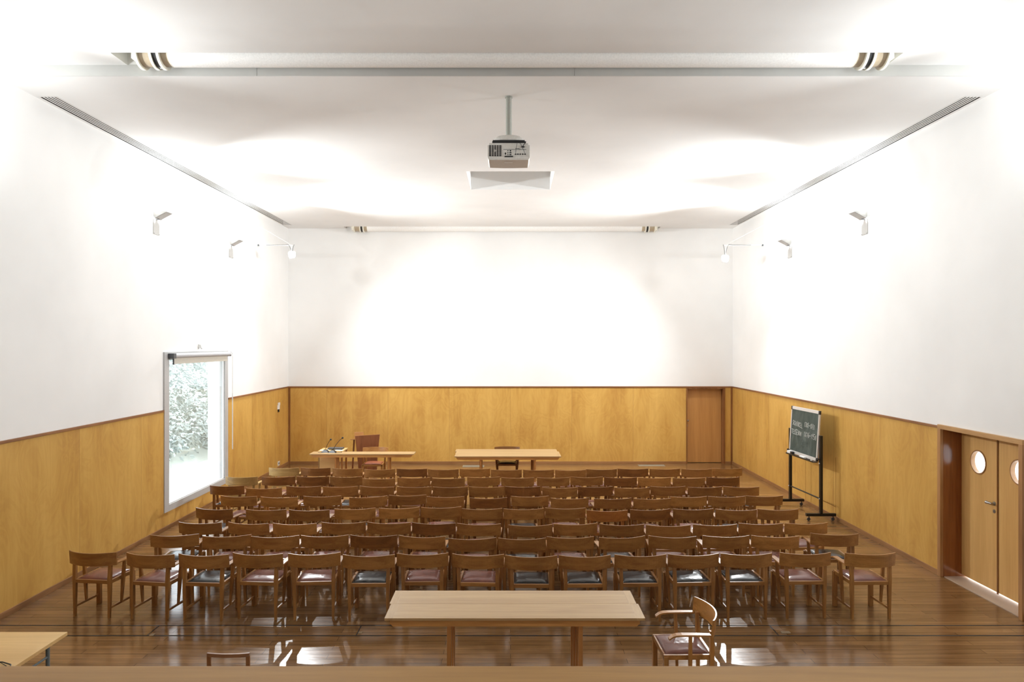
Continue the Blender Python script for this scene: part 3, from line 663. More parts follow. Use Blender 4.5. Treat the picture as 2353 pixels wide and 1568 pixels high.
def flood(side, hx_, hz_, lab):
    y = 16.92; xw = side*(XW+0.012)
    e = tag(empty('flood_lamp', (xw, y, EYE+2.33)), lab, 'flood lamp', 'flood lamps on wall brackets by the back wall')
    R = lambda mb: rebase(mb, e.location)
    s = -side; zt_, zb_ = EYE+2.83, EYE+2.33
    R(MB().box(xw,xw+s*0.03,y-0.015,y+0.015,zb_-0.02,zt_+0.01,0.002)).build('wall_post', M['whitepl'], e)
    R(MB().tube([(xw+s*0.03,y,zb_+0.02),(side*hx_+s*0.03,y,zb_+0.01)],0.012,10)).build('arm', M['whitepl'], e, smooth=True)
    R(MB().tube([(xw+s*0.03,y,zt_-0.01),(side*hx_+s*-0.02,y,zb_+0.03)],0.003,6)).build('stay_wire', M['whitepl'], e)
    xx = side*hx_
    R(MB().box(xw+s*0.03,xw+s*0.07,y-0.012,y+0.012,zb_-0.005,zb_+0.035,0.002)).build('hinge', M['dgrey'], e)
    g = MB().tube([(xx+side*0.15,y-0.01,zb_+0.02),(xx+side*0.07,y-0.02,zb_+0.03),(xx+side*0.03,y-0.02,zb_-0.04),(xx,y,hz_+0.09)],0.005,8)
    g.tube([(xx+side*-0.06,y,zb_+0.03),(xx-side*0.04,y-0.01,zb_-0.05),(xx-side*0.02,y,hz_+0.08)],0.005,8)
    g.tube([(xx+side*0.6,y-0.01,zb_+0.015),(xx+side*0.35,y-0.015,zb_+0.02),(xx+side*0.15,y-0.01,zb_+0.02)],0.005,8)
    R(g).build('cable', M['dgrey'], e, smooth=True)
    # swivel, reflector bowl opening towards the middle of the room, lit bulb
    hc = Vector((xx, y, hz_)); aim = Vector((-side*0.80, -0.35, -0.62)).normalized()
    up = Vector((0,0,1)); a_ = aim.cross(up).normalized(); c_ = aim.cross(a_).normalized(); secs = []
    for d_, r_ in ((-0.09,0.03),(-0.07,0.05),(-0.02,0.085),(0.02,0.10),(0.024,0.10),(-0.015,0.078),(-0.055,0.045)):
        secs.append([hc+aim*d_+a_*r_*math.cos(2*PI*k/28)+c_*r_*math.sin(2*PI*k/28) for k in range(28)])
    R(MB().strip(secs)).build('reflector', M['whitepl'], e, smooth=True)
    R(MB().tube([(xx,y,zb_),(xx,y,hz_+0.05)],0.010,8)).build('swivel', M['whitepl'], e, smooth=True)
    bp = hc+aim*0.055
    R(MB().ball(bp, 0.055)).build('bulb', M['bulb'], e, smooth=True)
    ld = bpy.data.lights.new('bulb_light', 'SPOT'); ld.energy = FLOOD_W*4; ld.spot_size = math.radians(172); ld.spot_blend = 1.0
    ld.shadow_soft_size = 0.022; ld.color = (0.94, 0.98, 1.0)
    o = bpy.data.objects.new('bulb_light', ld); COL.objects.link(o); o.parent = e; o.location = (hc+aim*0.13)-e.location
    o.rotation_euler = aim.to_track_quat('-Z', 'Y').to_euler()
flood(-1, 5.19, EYE+2.13, 'lit flood lamp on a bracket, near the window-side back corner')
flood(1, 5.10, EYE+2.04, 'lit flood lamp on a bracket, near the back corner with the door')

# ------------------------------------------------------------------ armchairs
def cushion_mesh(hw_f, hw_b, y0, y1, z0, h):
    b = MB(); bm = b.bm; n = 14; top = []
    for i in range(n+1):
        row = []
        for k in range(n+1):
            u, v = -1+2*i/n, -1+2*k/n
            uu, vv = math.sin(u*PI/2)*0.5+u*0.5, math.sin(v*PI/2)*0.5+v*0.5
            hw = hw_b+(hw_f-hw_b)*(vv+1)/2
            f = (1-abs(uu)**5)*(1-abs(vv)**5)
            row.append(bm.verts.new((uu*hw, y0+(y1-y0)*(vv+1)/2, z0+0.012+(h-0.012)*(f**0.6)+0.004*(1-uu*uu)*(1-vv*vv))))
        top.append(row)
    for i in range(n):
        for k in range(n): bm.faces.new((top[i][k], top[i+1][k], top[i+1][k+1], top[i][k+1]))
    edge = [top[i][0] for i in range(n+1)] + [top[n][k] for k in range(1, n+1)] + [top[i][n] for i in range(n-1, -1, -1)] + [top[0][k] for k in range(n-1, 0, -1)]
    low = [bm.verts.new((v.co.x, v.co.y, z0)) for v in edge]
    m_ = len(edge)
    for i in range(m_): bm.faces.new((edge[i], low[i], low[(i+1)%m_], edge[(i+1)%m_]))
    bm.faces.new(low)
    bmesh.ops.recalc_face_normals(bm, faces=bm.faces[:])
    return b
HB = 0.304
def back_y(x): return -0.19-0.095*(1-(x/HB)**2)
def make_armchair(seat_mat):
    e = empty('armchair')
    # curved backrest board, leaning slightly back
    secs = []; n = 20
    for i in range(n+1):
        x = -HB+2*HB*i/n; y = back_y(x); t = 0.018; ln = 0.016; z0, z1 = 0.625, 0.78
        secs.append([(x,y+ln,z0),(x,y+ln-t,z0),(x,y-t+0.003,z1-0.0),(x,y,z1)])
    MB().strip(secs).build('backrest', M['chX'], e)
    # rear legs: taper to the foot, lean outwards and back above the seat
    for s in (-1, 1):
        x = s*0.225
        def sec(xc, yc, z, wx, wy): return [(xc-wx/2,yc-wy/2,z),(xc+wx/2,yc-wy/2,z),(xc+wx/2,yc+wy/2,z),(xc-wx/2,yc+wy/2,z)]
        MB().strip([sec(x*0.985,-0.208,0,0.026,0.028), sec(x,-0.204,0.40,0.040,0.038), sec(x,-0.206,0.45,0.041,0.038), sec(x*1.02,back_y(x)+0.034,0.66,0.038,0.028)]).build('leg', M['chZ'], e)
        MB().box(x-0.025,x+0.025,0.190,0.232,0,0.432,0.002).build('leg', M['chZ'], e)
        # arm post: from the stretcher to the arm, leaning out
        MB().strip([sec(s*0.232,-0.005,0.118,0.022,0.024), sec(s*0.252,-0.002,0.42,0.040,0.030), sec(s*0.268,0.0,0.636,0.030,0.026)]).build('arm_post', M['chZ'], e)
        MB().box(x-0.009,x+0.009,-0.19,0.20,0.105,0.130,0.002).build('stretcher', M['chY'], e)
        # flat arm, drooping at the front
        secs = []
        for yy, zz, xc, w_ in ((-0.178,0.640,0.278,0.050),(-0.05,0.642,0.274,0.058),(0.08,0.642,0.270,0.060),(0.13,0.638,0.268,0.060),(0.165,0.626,0.267,0.058),(0.195,0.604,0.266,0.054)):
            secs.append([(s*xc-w_/2,yy,zz-0.007),(s*xc+w_/2,yy,zz-0.007),(s*xc+w_/2,yy,zz+0.008),(s*xc-w_/2,yy,zz+0.008)])
        MB().strip(secs).build('armrest', M['chY'], e)
    q = MB().box(-0.205,0.205,-0.220,-0.194,0.402,0.444,0.002).box(-0.20,0.20,0.204,0.230,0.400,0.444,0.002)
    for s in (-1, 1): q.box(s*0.222-0.013,s*0.222+0.013,-0.19,0.232,0.400,0.444,0.002)
    q.box(-0.21,0.21,-0.195,0.205,0.415,0.428)
    q.build('seat_frame', M['chX'], e)
    cushion_mesh(0.207, 0.200, -0.190, 0.215, 0.432, 0.038).build('seat_cushion', seat_mat, e, smooth='all')
    return e
TINTS = {'m': (1,1,1), 'd': (0.66,0.58,0.55), 'l': (1.22,1.25,1.22), 'r': (1.1,0.9,0.75), 'g': (1.25,1.75,2.3), 'k': (0.82,0.8,0.8)}
protos = {}
def get_chair(kind):
    if kind not in protos:
        protos[kind] = make_armchair(M[{'b':'burg','k':'black','r':'red'}[kind]]); return protos[kind], True
    return copy_tree(protos[kind]), False
def place_chair(kind, x, y, rz, label, group, tint='m', jit=0.06):
    e, first = get_chair(kind)
    e.location = (x, y, 0); e.rotation_euler = (0, 0, rz)
    j = 1+random.uniform(-jit, jit); c = TINTS[tint]
    for ch in e.children: ch.color = (c[0]*j, c[1]*j, c[2]*j, 1)
    tag(e, label, 'armchair', group)
    return e
# measured top corners of every backrest: (x left, y, x right, y) in zoom units, origin and scale per strip
Z = 2353/460.0
def pc(o, t): return (o[0]+t[0]/Z, o[1]+t[1]/Z, o[0]+t[2]/Z, o[1]+t[3]/Z)
R1, R2, R3, R4 = (340,1060), (740,1060), (1140,1060), (1540,1060)
F1, F2, F3, F4, F5 = (140,1250), (560,1250), (1000,1250), (1380,1250), (1740,1250)
rows = [
 [(F1,100,75,663,97,'b','m'),(F1,767,97,1347,122,'b','m'),(F1,1393,110,1972,122,'k','m'),(F1,2005,100,2603,113,'b','m'),(F2,522,110,1140,98,'b','m'),(F2,1165,123,1780,122,'k','m'),
  (F2,1785,108,2403,103,'b','m'),(F3,200,113,812,120,'b','m'),(F3,817,130,1432,133,'k','m'),(F3,1435,130,2047,128,'k','m'),(F4,163,123,768,120,'k','m'),(F4,770,118,1373,108,'k','m'),
  (F4,1380,108,1978,105,'k','m'),(F5,255,100,868,97,'b','m'),(F5,1015,105,1632,100,'b','l')],
 [(R1,40,865,592,853,'k','m'),(R1,640,878,1220,860,'b','m'),(R1,1210,880,1780,870,'b','m'),(R1,1790,870,2358,865,'b','m'),(R2,318,865,878,868,'b','d'),(R2,878,868,1437,883,'b','m'),
  (R2,1482,903,2048,895,'b','k'),(R3,22,900,585,900,'k','k'),(R3,590,885,1150,883,'b','m'),(R3,1205,893,1750,873,'k','m'),(R3,1782,873,2358,882,'b','m'),(R4,373,873,935,870,'b','m'),
  (R4,937,870,1500,877,'b','l'),(R4,1645,843,2210,852,'k','m')],
 [(R1,360,713,873,720,'k','k'),(R1,940,710,1432,732,'b','m'),(R1,1472,725,1983,728,'k','l'),(R2,-4,715,515,712,'b','m'),(R2,518,713,1043,720,'b','m'),(R2,1050,718,1568,727,'k','d'),
  (R2,1567,727,2087,735,'b','m'),(R3,141,747,665,740,'b','k'),(R3,672,733,1190,723,'k','m'),(R3,1197,735,1725,740,'b','k'),(R3,1730,747,2257,747,'b','m'),(R4,270,740,780,737,'b','m'),
  (R4,805,725,1320,727,'k','m'),(R4,1335,727,1853,718,'b','l')],
 [(R1,557,543,1008,565,'k','d'),(R1,1153,563,1630,565,'b','m'),(R1,1663,567,2133,570,'b','k'),(R2,148,558,630,547,'k','l'),(R2,668,550,1147,537,'b','l'),(R2,1155,540,1635,532,'b','m'),
  (R2,1637,555,2118,553,'b','m'),(R3,84,557,562,552,'k','m'),(R3,562,545,1043,547,'b','m'),(R3,1057,572,1540,575,'b','r'),(R3,1572,567,2045,558,'b','d'),(R4,28,558,510,555,'b','k'),
  (R4,512,560,993,568,'k','m'),(R4,1013,560,1500,562,'b','m')],
 [(R1,852,403,1287,413,'b','m'),(R1,1322,415,1768,420,'b','l'),(R1,1823,410,2275,403,'b','m'),(R2,318,430,768,400,'b','m'),(R2,768,400,1205,392,'b','k'),(R2,1225,413,1675,413,'k','m'),
  (R2,1732,430,2180,425,'b','d'),(R3,175,410,620,407,'b','m'),(R3,640,433,1087,430,'b','m'),(R3,1148,440,1590,428,'b','k'),(R3,1592,437,2030,433,'b','m'),(R4,-6,415,430,410,'b','l'),
  (R4,432,412,860,408,'k','m'),(R4,862,405,1295,403,'b','m')],
 [(R1,730,283,1135,288,'k','d'),(R1,1153,315,1578,312,'b','m'),(R1,1628,290,2035,293,'b','k'),(R1,2057,297,2473,293,'k','m'),(R2,432,288,828,303,'b','m'),(R2,875,295,1290,300,'b','m'),
  (R2,1300,300,1705,298,'b','k'),(R2,1710,297,2125,297,'k','m'),(R3,89,295,503,297,'b','d'),(R3,540,308,957,305,'b','m'),(R3,960,298,1373,295,'b','d'),(R3,1385,308,1797,308,'b','m'),
  (R3,1812,295,2225,293,'b','k'),(R4,195,305,597,295,'b','k'),(R4,605,293,1030,303,'k','m')],
 [(R1,915,180,1290,183,'b','g'),(R1,1338,185,1733,178,'b','d'),(R1,1745,177,2138,178,'b','d'),(R2,95,180,472,182,'b','k'),(R2,475,200,860,203,'k','m'),(R2,888,190,1270,190,'b','m'),
  (R2,1293,197,1678,197,'b','k'),(R2,1705,187,2092,182,'b','m'),(R3,60,190,447,192,'b','m'),(R3,478,190,865,188,'b','m'),(R3,865,183,1250,182,'k','m'),(R3,1257,187,1645,188,'b','d'),
  (R3,1660,190,2053,190,'b','l'),(R4,15,198,405,190,'b','m'),(R4,423,188,808,187,'b','d')],
 [(R1,1420,75,1780,78,'b','g'),(R1,1785,73,2138,80,'b','d'),(R2,122,80,480,85,'b','m'),(R2,498,95,858,92,'b','m'),(R2,865,85,1222,88,'b','d'),(R2,1225,95,1587,93,'k','m'),
  (R2,1587,88,1947,85,'b','l'),(R2,1980,98,2337,98,'b','m'),(R3,320,100,678,98,'b','m'),(R3,688,103,1048,100,'b','m'),(R3,1055,93,1413,92,'b','k'),(R3,1427,87,1787,88,'b','d'),
  (R3,1800,90,2158,86,'b','m'),(R4,122,92,480,90,'b','m'),(R4,490,85,838,80,'b','l')],
]
ORD = ['first','second','third','fourth','fifth','sixth','seventh','eighth','ninth','tenth','eleventh','twelfth','thirteenth','fourteenth','fifteenth']
ROWN = ['front row','second row','third row','fourth row','fifth row','sixth row','seventh row','hindmost eighth row']
TW = {'m':'brown','d':'dark brown','l':'light brown','r':'reddish brown','g':'greenish','k':'dull brown'}
SW = {'b':'burgundy','k':'black'}
TOP = 0.78
for ri, row in enumerate(rows):
    last = None
    for ci, (o, a, b_, c_, d_, kind, tint) in enumerate(row):
        xl, yl, xr, yr = pc(o, (a, b_, c_, d_))
        sl, sr = (yl-CY)/(EYE-TOP), (yr-CY)/(EYE-TOP)
        P = Vector(((xl-CX)/sl, F/sl)); Q = Vector(((xr-CX)/sr, F/sr))
        # depth from a pixel row is noisy far away: keep the spacing but damp the turn
        ang = math.atan2(Q.y-P.y, Q.x-P.x)
        ang *= (1.0 if ri < 4 else 0.75)
        mid = (P+Q)/2
        off = Vector((-math.sin(ang), math.cos(ang)))*0.19
        if last is not None:      # backs that meet in the picture touch, they do not run into each other
            need = 0.626 if abs(ang-last[1]) < 0.03 else 0.632
            d_x = math.hypot(mid.x-last[0].x, mid.y-last[0].y)
            if d_x < need: mid.x += need-d_x
        last = (mid.copy(), ang)
        n = len(row)
        if ci == 0: pos = 'at the window end'
        elif ci == n-1: pos = 'at the chalkboard end'
        elif ci <= n//2: pos = ORD[ci]+' from the window wall'
        else: pos = ORD[n-1-ci]+' from the chalkboard wall'
        lab = f"{TW[tint]} wooden armchair{', '+SW[kind]+' seat' if ri < 3 else ''}, {pos}, {ROWN[ri]} of the audience"
        place_chair(kind, mid.x+off.x, mid.y+off.y, ang, lab, 'wooden armchairs in audience rows', tint)
# armchair turned sideways by the front table
P = Vector((1.793, 6.98)); Q = Vector((1.805, 6.36)); mid = (P+Q)/2
place_chair('b', mid.x-0.19, mid.y, PI/2+0.02, 'brown armchair turned sideways at the end of the long front table', 'armchairs at the tables', 'l')
place_chair('r', -3.22, 16.84, PI, 'brown armchair with russet seat facing the audience behind the microphone table', 'armchairs at the tables', 'l')
place_chair('k', -0.08, 16.93, PI, 'dark armchair pushed under the far side of the broad back table', 'armchairs at the tables', 'd')

# low narrow chair in the foreground
e = tag(empty('side_chair', (-2.24, 5.87, 0)), 'small dark open-backed chair behind the gallery ledge', 'chair')
q = MB()
for s in (-1, 1): q.hexa([(s*0.155-0.014,-0.19,0),(s*0.155+0.014,-0.19,0),(s*0.155+0.014,-0.165,0),(s*0.155-0.014,-0.165,0),(s*0.158-0.014,-0.214,0.775),(s*0.158+0.014,-0.214,0.775),(s*0.158+0.014,-0.19,0.775),(s*0.158-0.014,-0.19,0.775)])
for s in (-1, 1):
    MB().hexa([(s*0.155-0.014,-0.19,0),(s*0.155+0.014,-0.19,0),(s*0.155+0.014,-0.165,0),(s*0.155-0.014,-0.165,0),(s*0.155-0.014,-0.214,0.775),(s*0.155+0.014,-0.214,0.775),(s*0.155+0.014,-0.19,0.775),(s*0.155-0.014,-0.19,0.775)],0.003).build('leg', M['dwZ'], e)
    MB().box(s*0.155-0.014,s*0.155+0.014,0.16,0.188,0,0.43,0.003).build('leg', M['dwZ'], e)
q.bm.free()
secs = []
for i in range(9):
    x = -0.168+0.336*i/8; y = -0.215-0.02*(1-(x/0.168)**2)+0.012
    secs.append([(x,y-0.011,0.77),(x,y+0.011,0.77),(x,y+0.009,0.797),(x,y-0.009,0.797)])
MB().strip(secs).build('top_rail', M['dwX'], e)
MB().box(-0.17,0.17,-0.18,0.19,0.40,0.43,0.003).build('seat_frame', M['dwX'], e)
cushion_mesh(0.16,0.15,-0.16,0.18,0.43,0.03).build('seat_cushion', M['burg'], e, smooth='all')
for o in e.children: o.color = (1,1,1,1)

# ------------------------------------------------------------------ narrow oak tables
TH = 0.74
def make_table():
    """local origin: floor under the near-left corner centre; x to +-1.19, y 0..0.37"""
    e = empty('narrow_table'); W_ = 1.193; D_ = 0.366
    MB().box(-W_+0.075,W_-0.075,0.0,D_,TH-0.024,TH,0.0015).build('tabletop', M['tbX'], e)
    for s in (-1, 1): MB().box(s*(W_-0.075),s*W_,0.0,D_,TH-0.024,TH,0.0015).build('breadboard_end', M['tbY'], e)
    q = MB(); a_ = W_-0.045; b_ = W_-0.075
    for y in (0.018, D_-0.038):
        q.prism([(-a_,y,TH-0.024),(a_,y,TH-0.024),(a_,y,TH-0.055),(b_,y,TH-0.083),(-b_,y,TH-0.083),(-a_,y,TH-0.055)],(0,0.02,0))
    q.box(-0.63,-0.60,0.03,D_-0.03,TH-0.08,TH-0.024).box(0.60,0.63,0.03,D_-0.03,TH-0.08,TH-0.024)
    q.build('apron', M['taX'], e)
    for s in (-1, 1):
        for y in (0.04, D_-0.085): MB().box(s*0.605-0.021,s*0.605+0.021,y,y+0.045,0,TH-0.08,0.002).build('leg', M['tlZ'], e)
    return e
def table_at(x, y, lab, grp, first=None):
    e = first or copy_tree(tab0); e.location = (x, y, 0); tag(e, lab, 'table', grp); return e
tab0 = make_table()
table_at(0.040, 6.529, 'long narrow oak table nearest the gallery ledge, front half of the pair', 'pair of long tables before the front row', tab0)
table_at(0.024, 6.897, 'long narrow oak table between the front row and its twin table', 'pair of long tables before the front row')
table_at(-0.060, 15.94, 'narrow table nearest the audience of three butted at the back wall', 'three tables butted together at the back')
table_at(-0.066, 16.308, 'middle one of three narrow tables butted at the back wall', 'three tables butted together at the back')
table_at(-0.100, 16.676, 'narrow table nearest the back wall of the three butted together', 'three tables butted together at the back')
table_at(-3.400, 16.29, 'single narrow table carrying the microphones by the lectern', 'speaker furniture at the back')

# desk with steel legs at the left edge
e = tag(empty('steel_leg_desk', (-4.95, 5.5, 0)), 'pale wooden desk on grey tubular legs beside the gallery ledge', 'desk')
R = lambda mb: rebase(mb, e.location)
dx0, dx1, dy0, dy1 = -5.95, -3.86, 4.75, 6.22
R(MB().box(dx0,dx1,dy0,dy1,TH-0.03,TH,0.002)).build('desktop', M['deskX'], e)
for x in (dx0+0.12, dx1-0.03):
    for y in (dy0+0.15, dy1-0.22):
        R(MB().tube([(x,y,0),(x,y,TH-0.03)],0.016,14)).build('leg', M['greysteel'], e, smooth=True)
    R(MB().tube([(x,dy0+0.15,0.62),(x,dy1-0.22,0.62)],0.010,10)).build('side_rail', M['greysteel'], e, smooth=True)
R(MB().box(dx0+0.15,dx1-0.09,dy0+0.2,dy1-0.55,0.50,0.52)).build('shelf', M['deskX'], e)
cb = MB().tube([(-4.6,5.50,TH+0.006),(-4.25,5.57,TH+0.006),(-4.08,5.60,TH+0.014),(-3.98,5.59,TH+0.018),(-3.90,5.57,TH+0.008),(-3.875,5.53,TH+0.006)],0.005,8)
cb.tube([(-4.5,5.47,TH+0.005),(-4.1,5.55,TH+0.005),(-4.0,5.60,TH+0.009),(-3.92,5.55,TH+0.005)],0.003,8)
tag(cb.build('power_cable', M['blk'], smooth=True), 'black cable lying across the pale steel-legged desk', 'cable')

# ------------------------------------------------------------------ speaker corner: side desk, lectern, microphones
e = tag(empty('side_cabinet', (-4.23, 17.0, 0)), 'light wood side desk with panelled front behind the microphone table', 'desk', 'speaker furniture at the back')
R = lambda mb: rebase(mb, e.location)
R(MB().box(-4.52,-3.93,16.73,17.25,TH-0.03,TH,0.002)).build('desktop', M['deskX'], e)
R(MB().box(-4.50,-4.09,16.76,16.78,0.04,TH-0.03)).build('front_panel', M['deskX'], e)
R(MB().box(-4.51,-4.49,16.76,17.22,0.0,TH-0.03)).build('side_panel', M['tbY'], e)
R(MB().box(-4.09,-4.05,16.75,16.79,0.0,TH-0.03).box(-3.98,-3.94,16.75,16.79,0.0,TH-0.03)).build('post', M['tlZ'], e)
R(MB().box(-3.98,-3.94,17.19,17.23,0.0,TH-0.03)).build('post', M['tlZ'], e)
# laptop and papers on it
e = tag(empty('laptop', (-4.17, 17.05, TH)), 'closed dark laptop lying on the side desk by the microphones', 'laptop')
MB().box(-0.18,0.17,-0.10,0.14,0.0,0.018,0.004).build('base', M['blk'], e)
MB().box(-0.18,0.17,-0.10,0.14,0.019,0.030,0.003).build('lid', M['dgrey'], e)
for k, (x, y, rz, lb) in enumerate(((-4.40,16.88,0.2,'white paper sheet on the side desk left of the laptop'),(-4.05,16.85,-0.3,'white paper sheet on the side desk in front of the laptop'))):
    p = MB().box(-0.10,0.10,-0.06,0.06,0,0.004).build('paper_sheet', M['paper'], loc=(x,y,TH)); p.rotation_euler = (0,0,rz); tag(p, lb, 'paper')
def microphone(x, y, dx, h, lab):
    e = tag(empty('desk_microphone', (x, y, TH)), lab, 'microphone', 'gooseneck microphones on the table')
    MB().hexa([(-0.09,-0.07,0),(0.09,-0.07,0),(0.09,0.07,0),(-0.09,0.07,0),(-0.035,-0.02,0.05),(0.035,-0.02,0.05),(0.04,0.06,0.055),(-0.04,0.06,0.055)],0.006).build('base', M['blk'], e)
    MB().tube([(0,0.02,0.05),(0.02*dx/0.15,0.02,0.09),(dx*0.35,0.01,0.05+(h-0.05)*0.45),(dx*0.75,0,0.05+(h-0.05)*0.85),(dx,-0.01,h)],0.006,8).build('gooseneck', M['blk'], e, smooth=True)
    MB().ball((dx+0.012,-0.012,h+0.012),0.018,1.3,1,1.2).build('microphone_head', M['blk'], e, smooth=True)
microphone(-4.30, 16.55, 0.125, 0.285, 'shorter gooseneck microphone on the narrow table near the window wall')
microphone(-4.12, 16.50, 0.23, 0.33, 'taller leaning gooseneck microphone beside the shorter one on the table')
c_ = MB().tube([(-4.45,16.50,TH+0.004),(-4.38,16.45,TH+0.004),(-4.32,16.48,TH+0.004)],0.004,6).tube([(-4.05,16.42,TH+0.004),(-4.0,16.45,TH+0.004),(-3.9,16.52,TH+0.004),(-3.95,16.64,TH+0.004)],0.004,6)
tag(c_.build('microphone_cable', M['blk'], smooth=True), 'thin black microphone leads lying on the narrow table', 'cable')
# lectern
lx, ly = -3.53, 17.62
e = tag(empty('lectern', (lx, ly, 0), math.radians(8)), 'dark reddish wooden lectern with tapering front panel behind the table', 'lectern', 'speaker furniture at the back')
MB().hexa([(-0.20,-0.016,0),(0.20,-0.016,0),(0.20,0.016,0),(-0.20,0.016,0),(-0.30,-0.016,0.985),(0.30,-0.016,1.015),(0.30,0.016,1.015),(-0.30,0.016,0.985)],0.002).build('front_panel', M['lect'], e)
MB().hexa([(-0.42,0.02,0.88),(0.27,0.02,0.95),(0.27,0.36,0.90),(-0.42,0.36,0.84),(-0.42,0.02,0.905),(0.27,0.02,0.975),(0.27,0.36,0.925),(-0.42,0.36,0.865)],0.002).build('reading_board', M['lectL'], e)
MB().box(-0.34,-0.12,0.30,0.33,0.88,1.04,0.002).build('book_rest', M['lectL'], e)
for x in (-0.36, 0.22): MB().hexa([(x-0.05,0.26,0),(x-0.01,0.26,0),(x-0.01,0.30,0),(x-0.05,0.30,0),(x+0.0,0.22,0.86),(x+0.04,0.22,0.88),(x+0.04,0.26,0.88),(x+0.0,0.26,0.86)]).build('leg', M['lect'], e)
# floor plates near the back wall
for k, (xa, xb, ya, yb, lb) in enumerate(((3.42,4.12,19.0,19.18,'pale metal floor plate on the floor near the back door'),(-1.27,-0.70,18.85,19.1,'pale metal floor plate on the floor behind the broad back table'))):
    tag(MB().box(xa,xb,ya,yb,0,0.008,0.002).build('floor_plate', M['plate']), lb, 'floor plate', 'metal plates in the floor')
for x, y, lb in ((2.98+0.12,8.04,'worn beige socket lid in the floor duct near the doors'),(-4.0,7.97,'worn beige socket lid in the floor duct near the window wall'),(-1.69,8.03,'small dark socket lid in the floor duct left of the long tables')):
    hw = 0.05 if x > 0 else 0.022
    tag(MB().box(x-hw,x+hw,y-0.03,y+0.03,0,0.004,0.001).build('floor_socket_lid', M['beige']), lb, 'floor socket', 'socket lids in the floor duct')

# ------------------------------------------------------------------ chalkboard on its stand
yA, yB_ = 13.13, 14.36          # near and far post
xa_, xb_ = 5.705, 5.625
e = tag(empty('chalkboard_stand', (5.68, 13.75, 0)), 'green chalkboard with chalk writing on a black wheeled stand', 'chalkboard')
R = lambda mb: rebase(mb, e.location)
for y, x in ((yA, xa_), (yB_, xb_)):
    R(MB().box(x-0.018,x+0.03,y-0.03,y+0.03,0.12,1.562,0.002)).build('post', M['blkm'], e)
    ft = R(MB().box(x-0.27,x+0.275,y-0.03,y+0.03,0.085,0.135,0.002)).build('foot', M['blkm'], e)
    for d_ in (-0.22, 0.225):
        cs = MB().ring((x+d_,y,0.030),'Y',0.004,0.030,0.022).tube([(x+d_,y,0.03),(x+d_+0.012,y,0.06),(x+d_,y,0.086)],0.010,8)
        R(cs).build('caster', M['dgrey'], ft, smooth=True)
R(MB().tube([(xb_,yB_,0.40),(xa_,yA,0.40)],0.013,12)).build('crossbar', M['blkm'], e, smooth=True)
# board: tilted so that the top leans back a little
def BP(u, v, d=0.0):
    """u 0..1 from far to near along the board, v height in metres from its lower edge, d towards the room"""
    y = 14.31+(13.165-14.31)*u
    x = 5.625+(5.690-5.625)*u + 0.055*(v/0.90)
    return Vector((x-0.03-d, y, 1.095+v))
def slab(u0, u1, v0, v1, d0, d1):
    return [BP(u0,v0,d0),BP(u1,v0,d0),BP(u1,v0,d1),BP(u0,v0,d1),BP(u0,v1,d0),BP(u1,v1,d0),BP(u1,v1,d1),BP(u0,v1,d1)]
bd = R(MB().hexa(slab(0.02,0.98,0.03,0.88,-0.008,0.004))).build('board', M['cboard'], e)
q = MB().hexa(slab(0.0,0.028,0.03,0.88,-0.014,0.012)).hexa(slab(0.972,1.0,0.03,0.88,-0.014,0.012)).hexa(slab(0.02,0.98,0.86,0.915,-0.014,0.012)).hexa(slab(0.02,0.98,-0.01,0.045,-0.014,0.012))
R(q).build('board_frame', M['alu'], e)
q = MB()
for u0, u1 in ((-0.004,0.03),(0.97,1.004)):
    for v0, v1 in ((-0.012,0.05),(0.85,0.918)): q.hexa(slab(u0,u1,v0,v1,-0.017,0.016))
R(q).build('corner_cap', M['blk'], e)
R(MB().hexa(slab(0.02,1.0,-0.035,-0.022,-0.01,0.085)).hexa(slab(0.02,1.0,-0.022,-0.008,0.078,0.085))).build('chalk_tray', M['blkm'], e)
q = MB()
for y, x in ((yA, xa_), (yB_, xb_)): q.ball((x-0.025,y,0.40),0.012).ball((x-0.025,y,1.05),0.013)
R(q).build('bolt', M['alu'], e, smooth=True)
q = MB()
for y, x in ((yA, xa_), (yB_, xb_)): q.tube([(x-0.03,y,1.13),(x-0.06,y,1.13)],0.016,10)
R(q).build('clamp_knob', M['blk'], e, smooth=True)
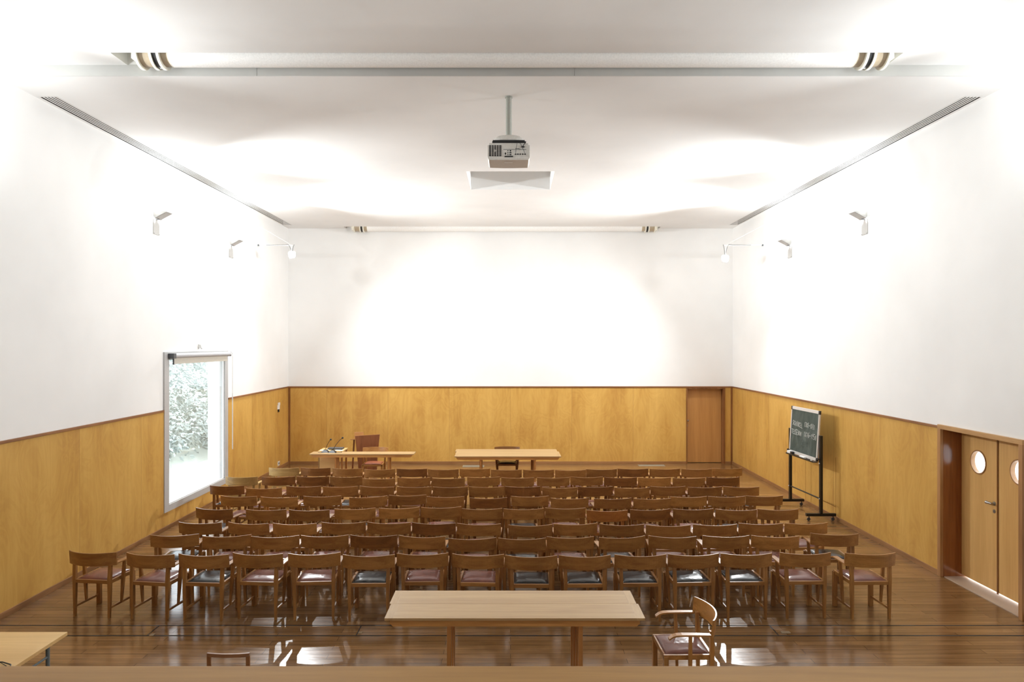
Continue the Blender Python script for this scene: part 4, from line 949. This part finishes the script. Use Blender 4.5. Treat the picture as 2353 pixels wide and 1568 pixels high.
# chalk writing, stroke by stroke
GL = {
 'S': [[(1,.9),(.6,1),(.15,.85),(.2,.6),(.7,.45),(.85,.2),(.5,0),(.05,.1)]], 'C': [[(1,.85),(.6,1),(.15,.75),(.1,.3),(.5,0),(1,.12)]],
 'H': [[(.1,1),(.1,0)],[(.9,1),(.9,0)],[(.1,.5),(.9,.5)]], 'I': [[(.5,1),(.5,0)]], 'N': [[(.1,0),(.1,1),(.85,0),(.9,1)]],
 'K': [[(.1,1),(.1,0)],[(.85,1),(.1,.45),(.9,0)]], 'E': [[(.9,1),(.1,1),(.1,0),(.95,0)],[(.1,.5),(.75,.5)]], 'L': [[(.1,1),(.1,0),(.95,0)]],
 'T': [[(0,1),(1,1)],[(.5,1),(.5,0)]], 'O': [[(.5,1),(.1,.7),(.1,.3),(.5,0),(.9,.3),(.9,.7),(.5,1)]], 'W': [[(0,1),(.25,0),(.5,.7),(.75,0),(1,1)]],
 '1': [[(.25,.75),(.55,1),(.55,0)]], '7': [[(.1,1),(.9,1),(.4,0)]], '8': [[(.5,.5),(.15,.75),(.5,1),(.85,.75),(.5,.5),(.1,.22),(.5,0),(.9,.22),(.5,.5)]],
 '4': [[(.65,0),(.65,1),(.1,.35),(.95,.35)]], '6': [[(.8,1),(.2,.5),(.15,.2),(.5,0),(.85,.2),(.6,.5),(.2,.35)]], '9': [[(.85,.7),(.5,.5),(.15,.75),(.5,1),(.85,.75),(.75,.3),(.4,0)]],
 '5': [[(.9,1),(.2,1),(.15,.55),(.6,.6),(.9,.3),(.5,0),(.1,.1)]], '-': [[(.0,.45),(1,.45)]], '0': [[(.5,1),(.1,.7),(.1,.3),(.5,0),(.9,.3),(.9,.7),(.5,1)]]}
def write(mb, text, u0, u1, v, h, r=0.0055, jit=0.004, drop=0.0):
    rn = random.Random(len(text)); n = len(text); w_ = (u1-u0)/n
    for i, ch in enumerate(text):
        hh = h*rn.uniform(0.85,1.1); dv = rn.uniform(-jit,jit)-drop*i/n
        for st in GL.get(ch, []):
            mb.tube([BP(u0+w_*(i+0.82*px), v+dv+hh*pz, 0.0045) for px, pz in st], r, 5)
q = MB()
write(q, 'SCHINKEL', 0.07, 0.44, 0.55, 0.095, drop=0.03); write(q, '1781-1841', 0.50, 0.86, 0.56, 0.10, drop=0.01)
write(q, 'TESSENOW', 0.05, 0.42, 0.375, 0.095, drop=0.01); write(q, '1876-1950', 0.50, 0.94, 0.375, 0.10, drop=0.01)
R(q).build('chalk_writing', M['chalk'], bd)
q = MB(); rn = random.Random(5)
for k in range(8):
    u_ = 0.36+k*0.035; q.tube([BP(u_,0.27+rn.uniform(-.01,.01),0.0045),BP(u_+0.018,0.30+rn.uniform(-.01,.01),0.0045),BP(u_+0.03,0.265,0.0045)],0.003,5)
for k in range(6):
    u_ = 0.42+k*0.04; q.tube([BP(u_,0.20+rn.uniform(-.01,.01),0.0045),BP(u_+0.02,0.235,0.0045),BP(u_+0.032,0.20,0.0045)],0.003,5)
R(q).build('faint_scribble', M['chalkf'], bd)
# things lying on the tray
def on_tray(name, u0, u1, h, mat, lab, cat, d0=0.02, d1=0.07):
    mid_ = BP((u0+u1)/2, -0.021, (d0+d1)/2)
    o = rebase(MB().hexa([BP(u0,-0.021,d0),BP(u1,-0.021,d0),BP(u1,-0.021,d1),BP(u0,-0.021,d1),BP(u0,h-0.021,d0),BP(u1,h-0.021,d0),BP(u1,h-0.021,d1),BP(u0,h-0.021,d1)],0.003), mid_).build(name, mat, loc=mid_)
    return tag(o, lab, cat)
on_tray('felt_eraser', 0.03, 0.15, 0.055, M['whitepl'], 'white box-shaped board eraser at the far end of the tray', 'eraser')
on_tray('board_eraser', 0.16, 0.22, 0.05, M['blk'], 'small black block next to the white eraser on the tray', 'eraser')
on_tray('chalk_box', 0.50, 0.66, 0.028, M['paper'], 'flat white chalk box in the middle of the board tray', 'box')
on_tray('marker_pen', 0.70, 0.83, 0.016, M['blk'], 'black marker pen on the chalkboard tray near the close post', 'pen', 0.03, 0.05)
on_tray('chalk_stick', 0.85, 0.90, 0.012, M['paper'], 'white chalk stick on the chalkboard tray by the close post', 'chalk', 0.035, 0.05)
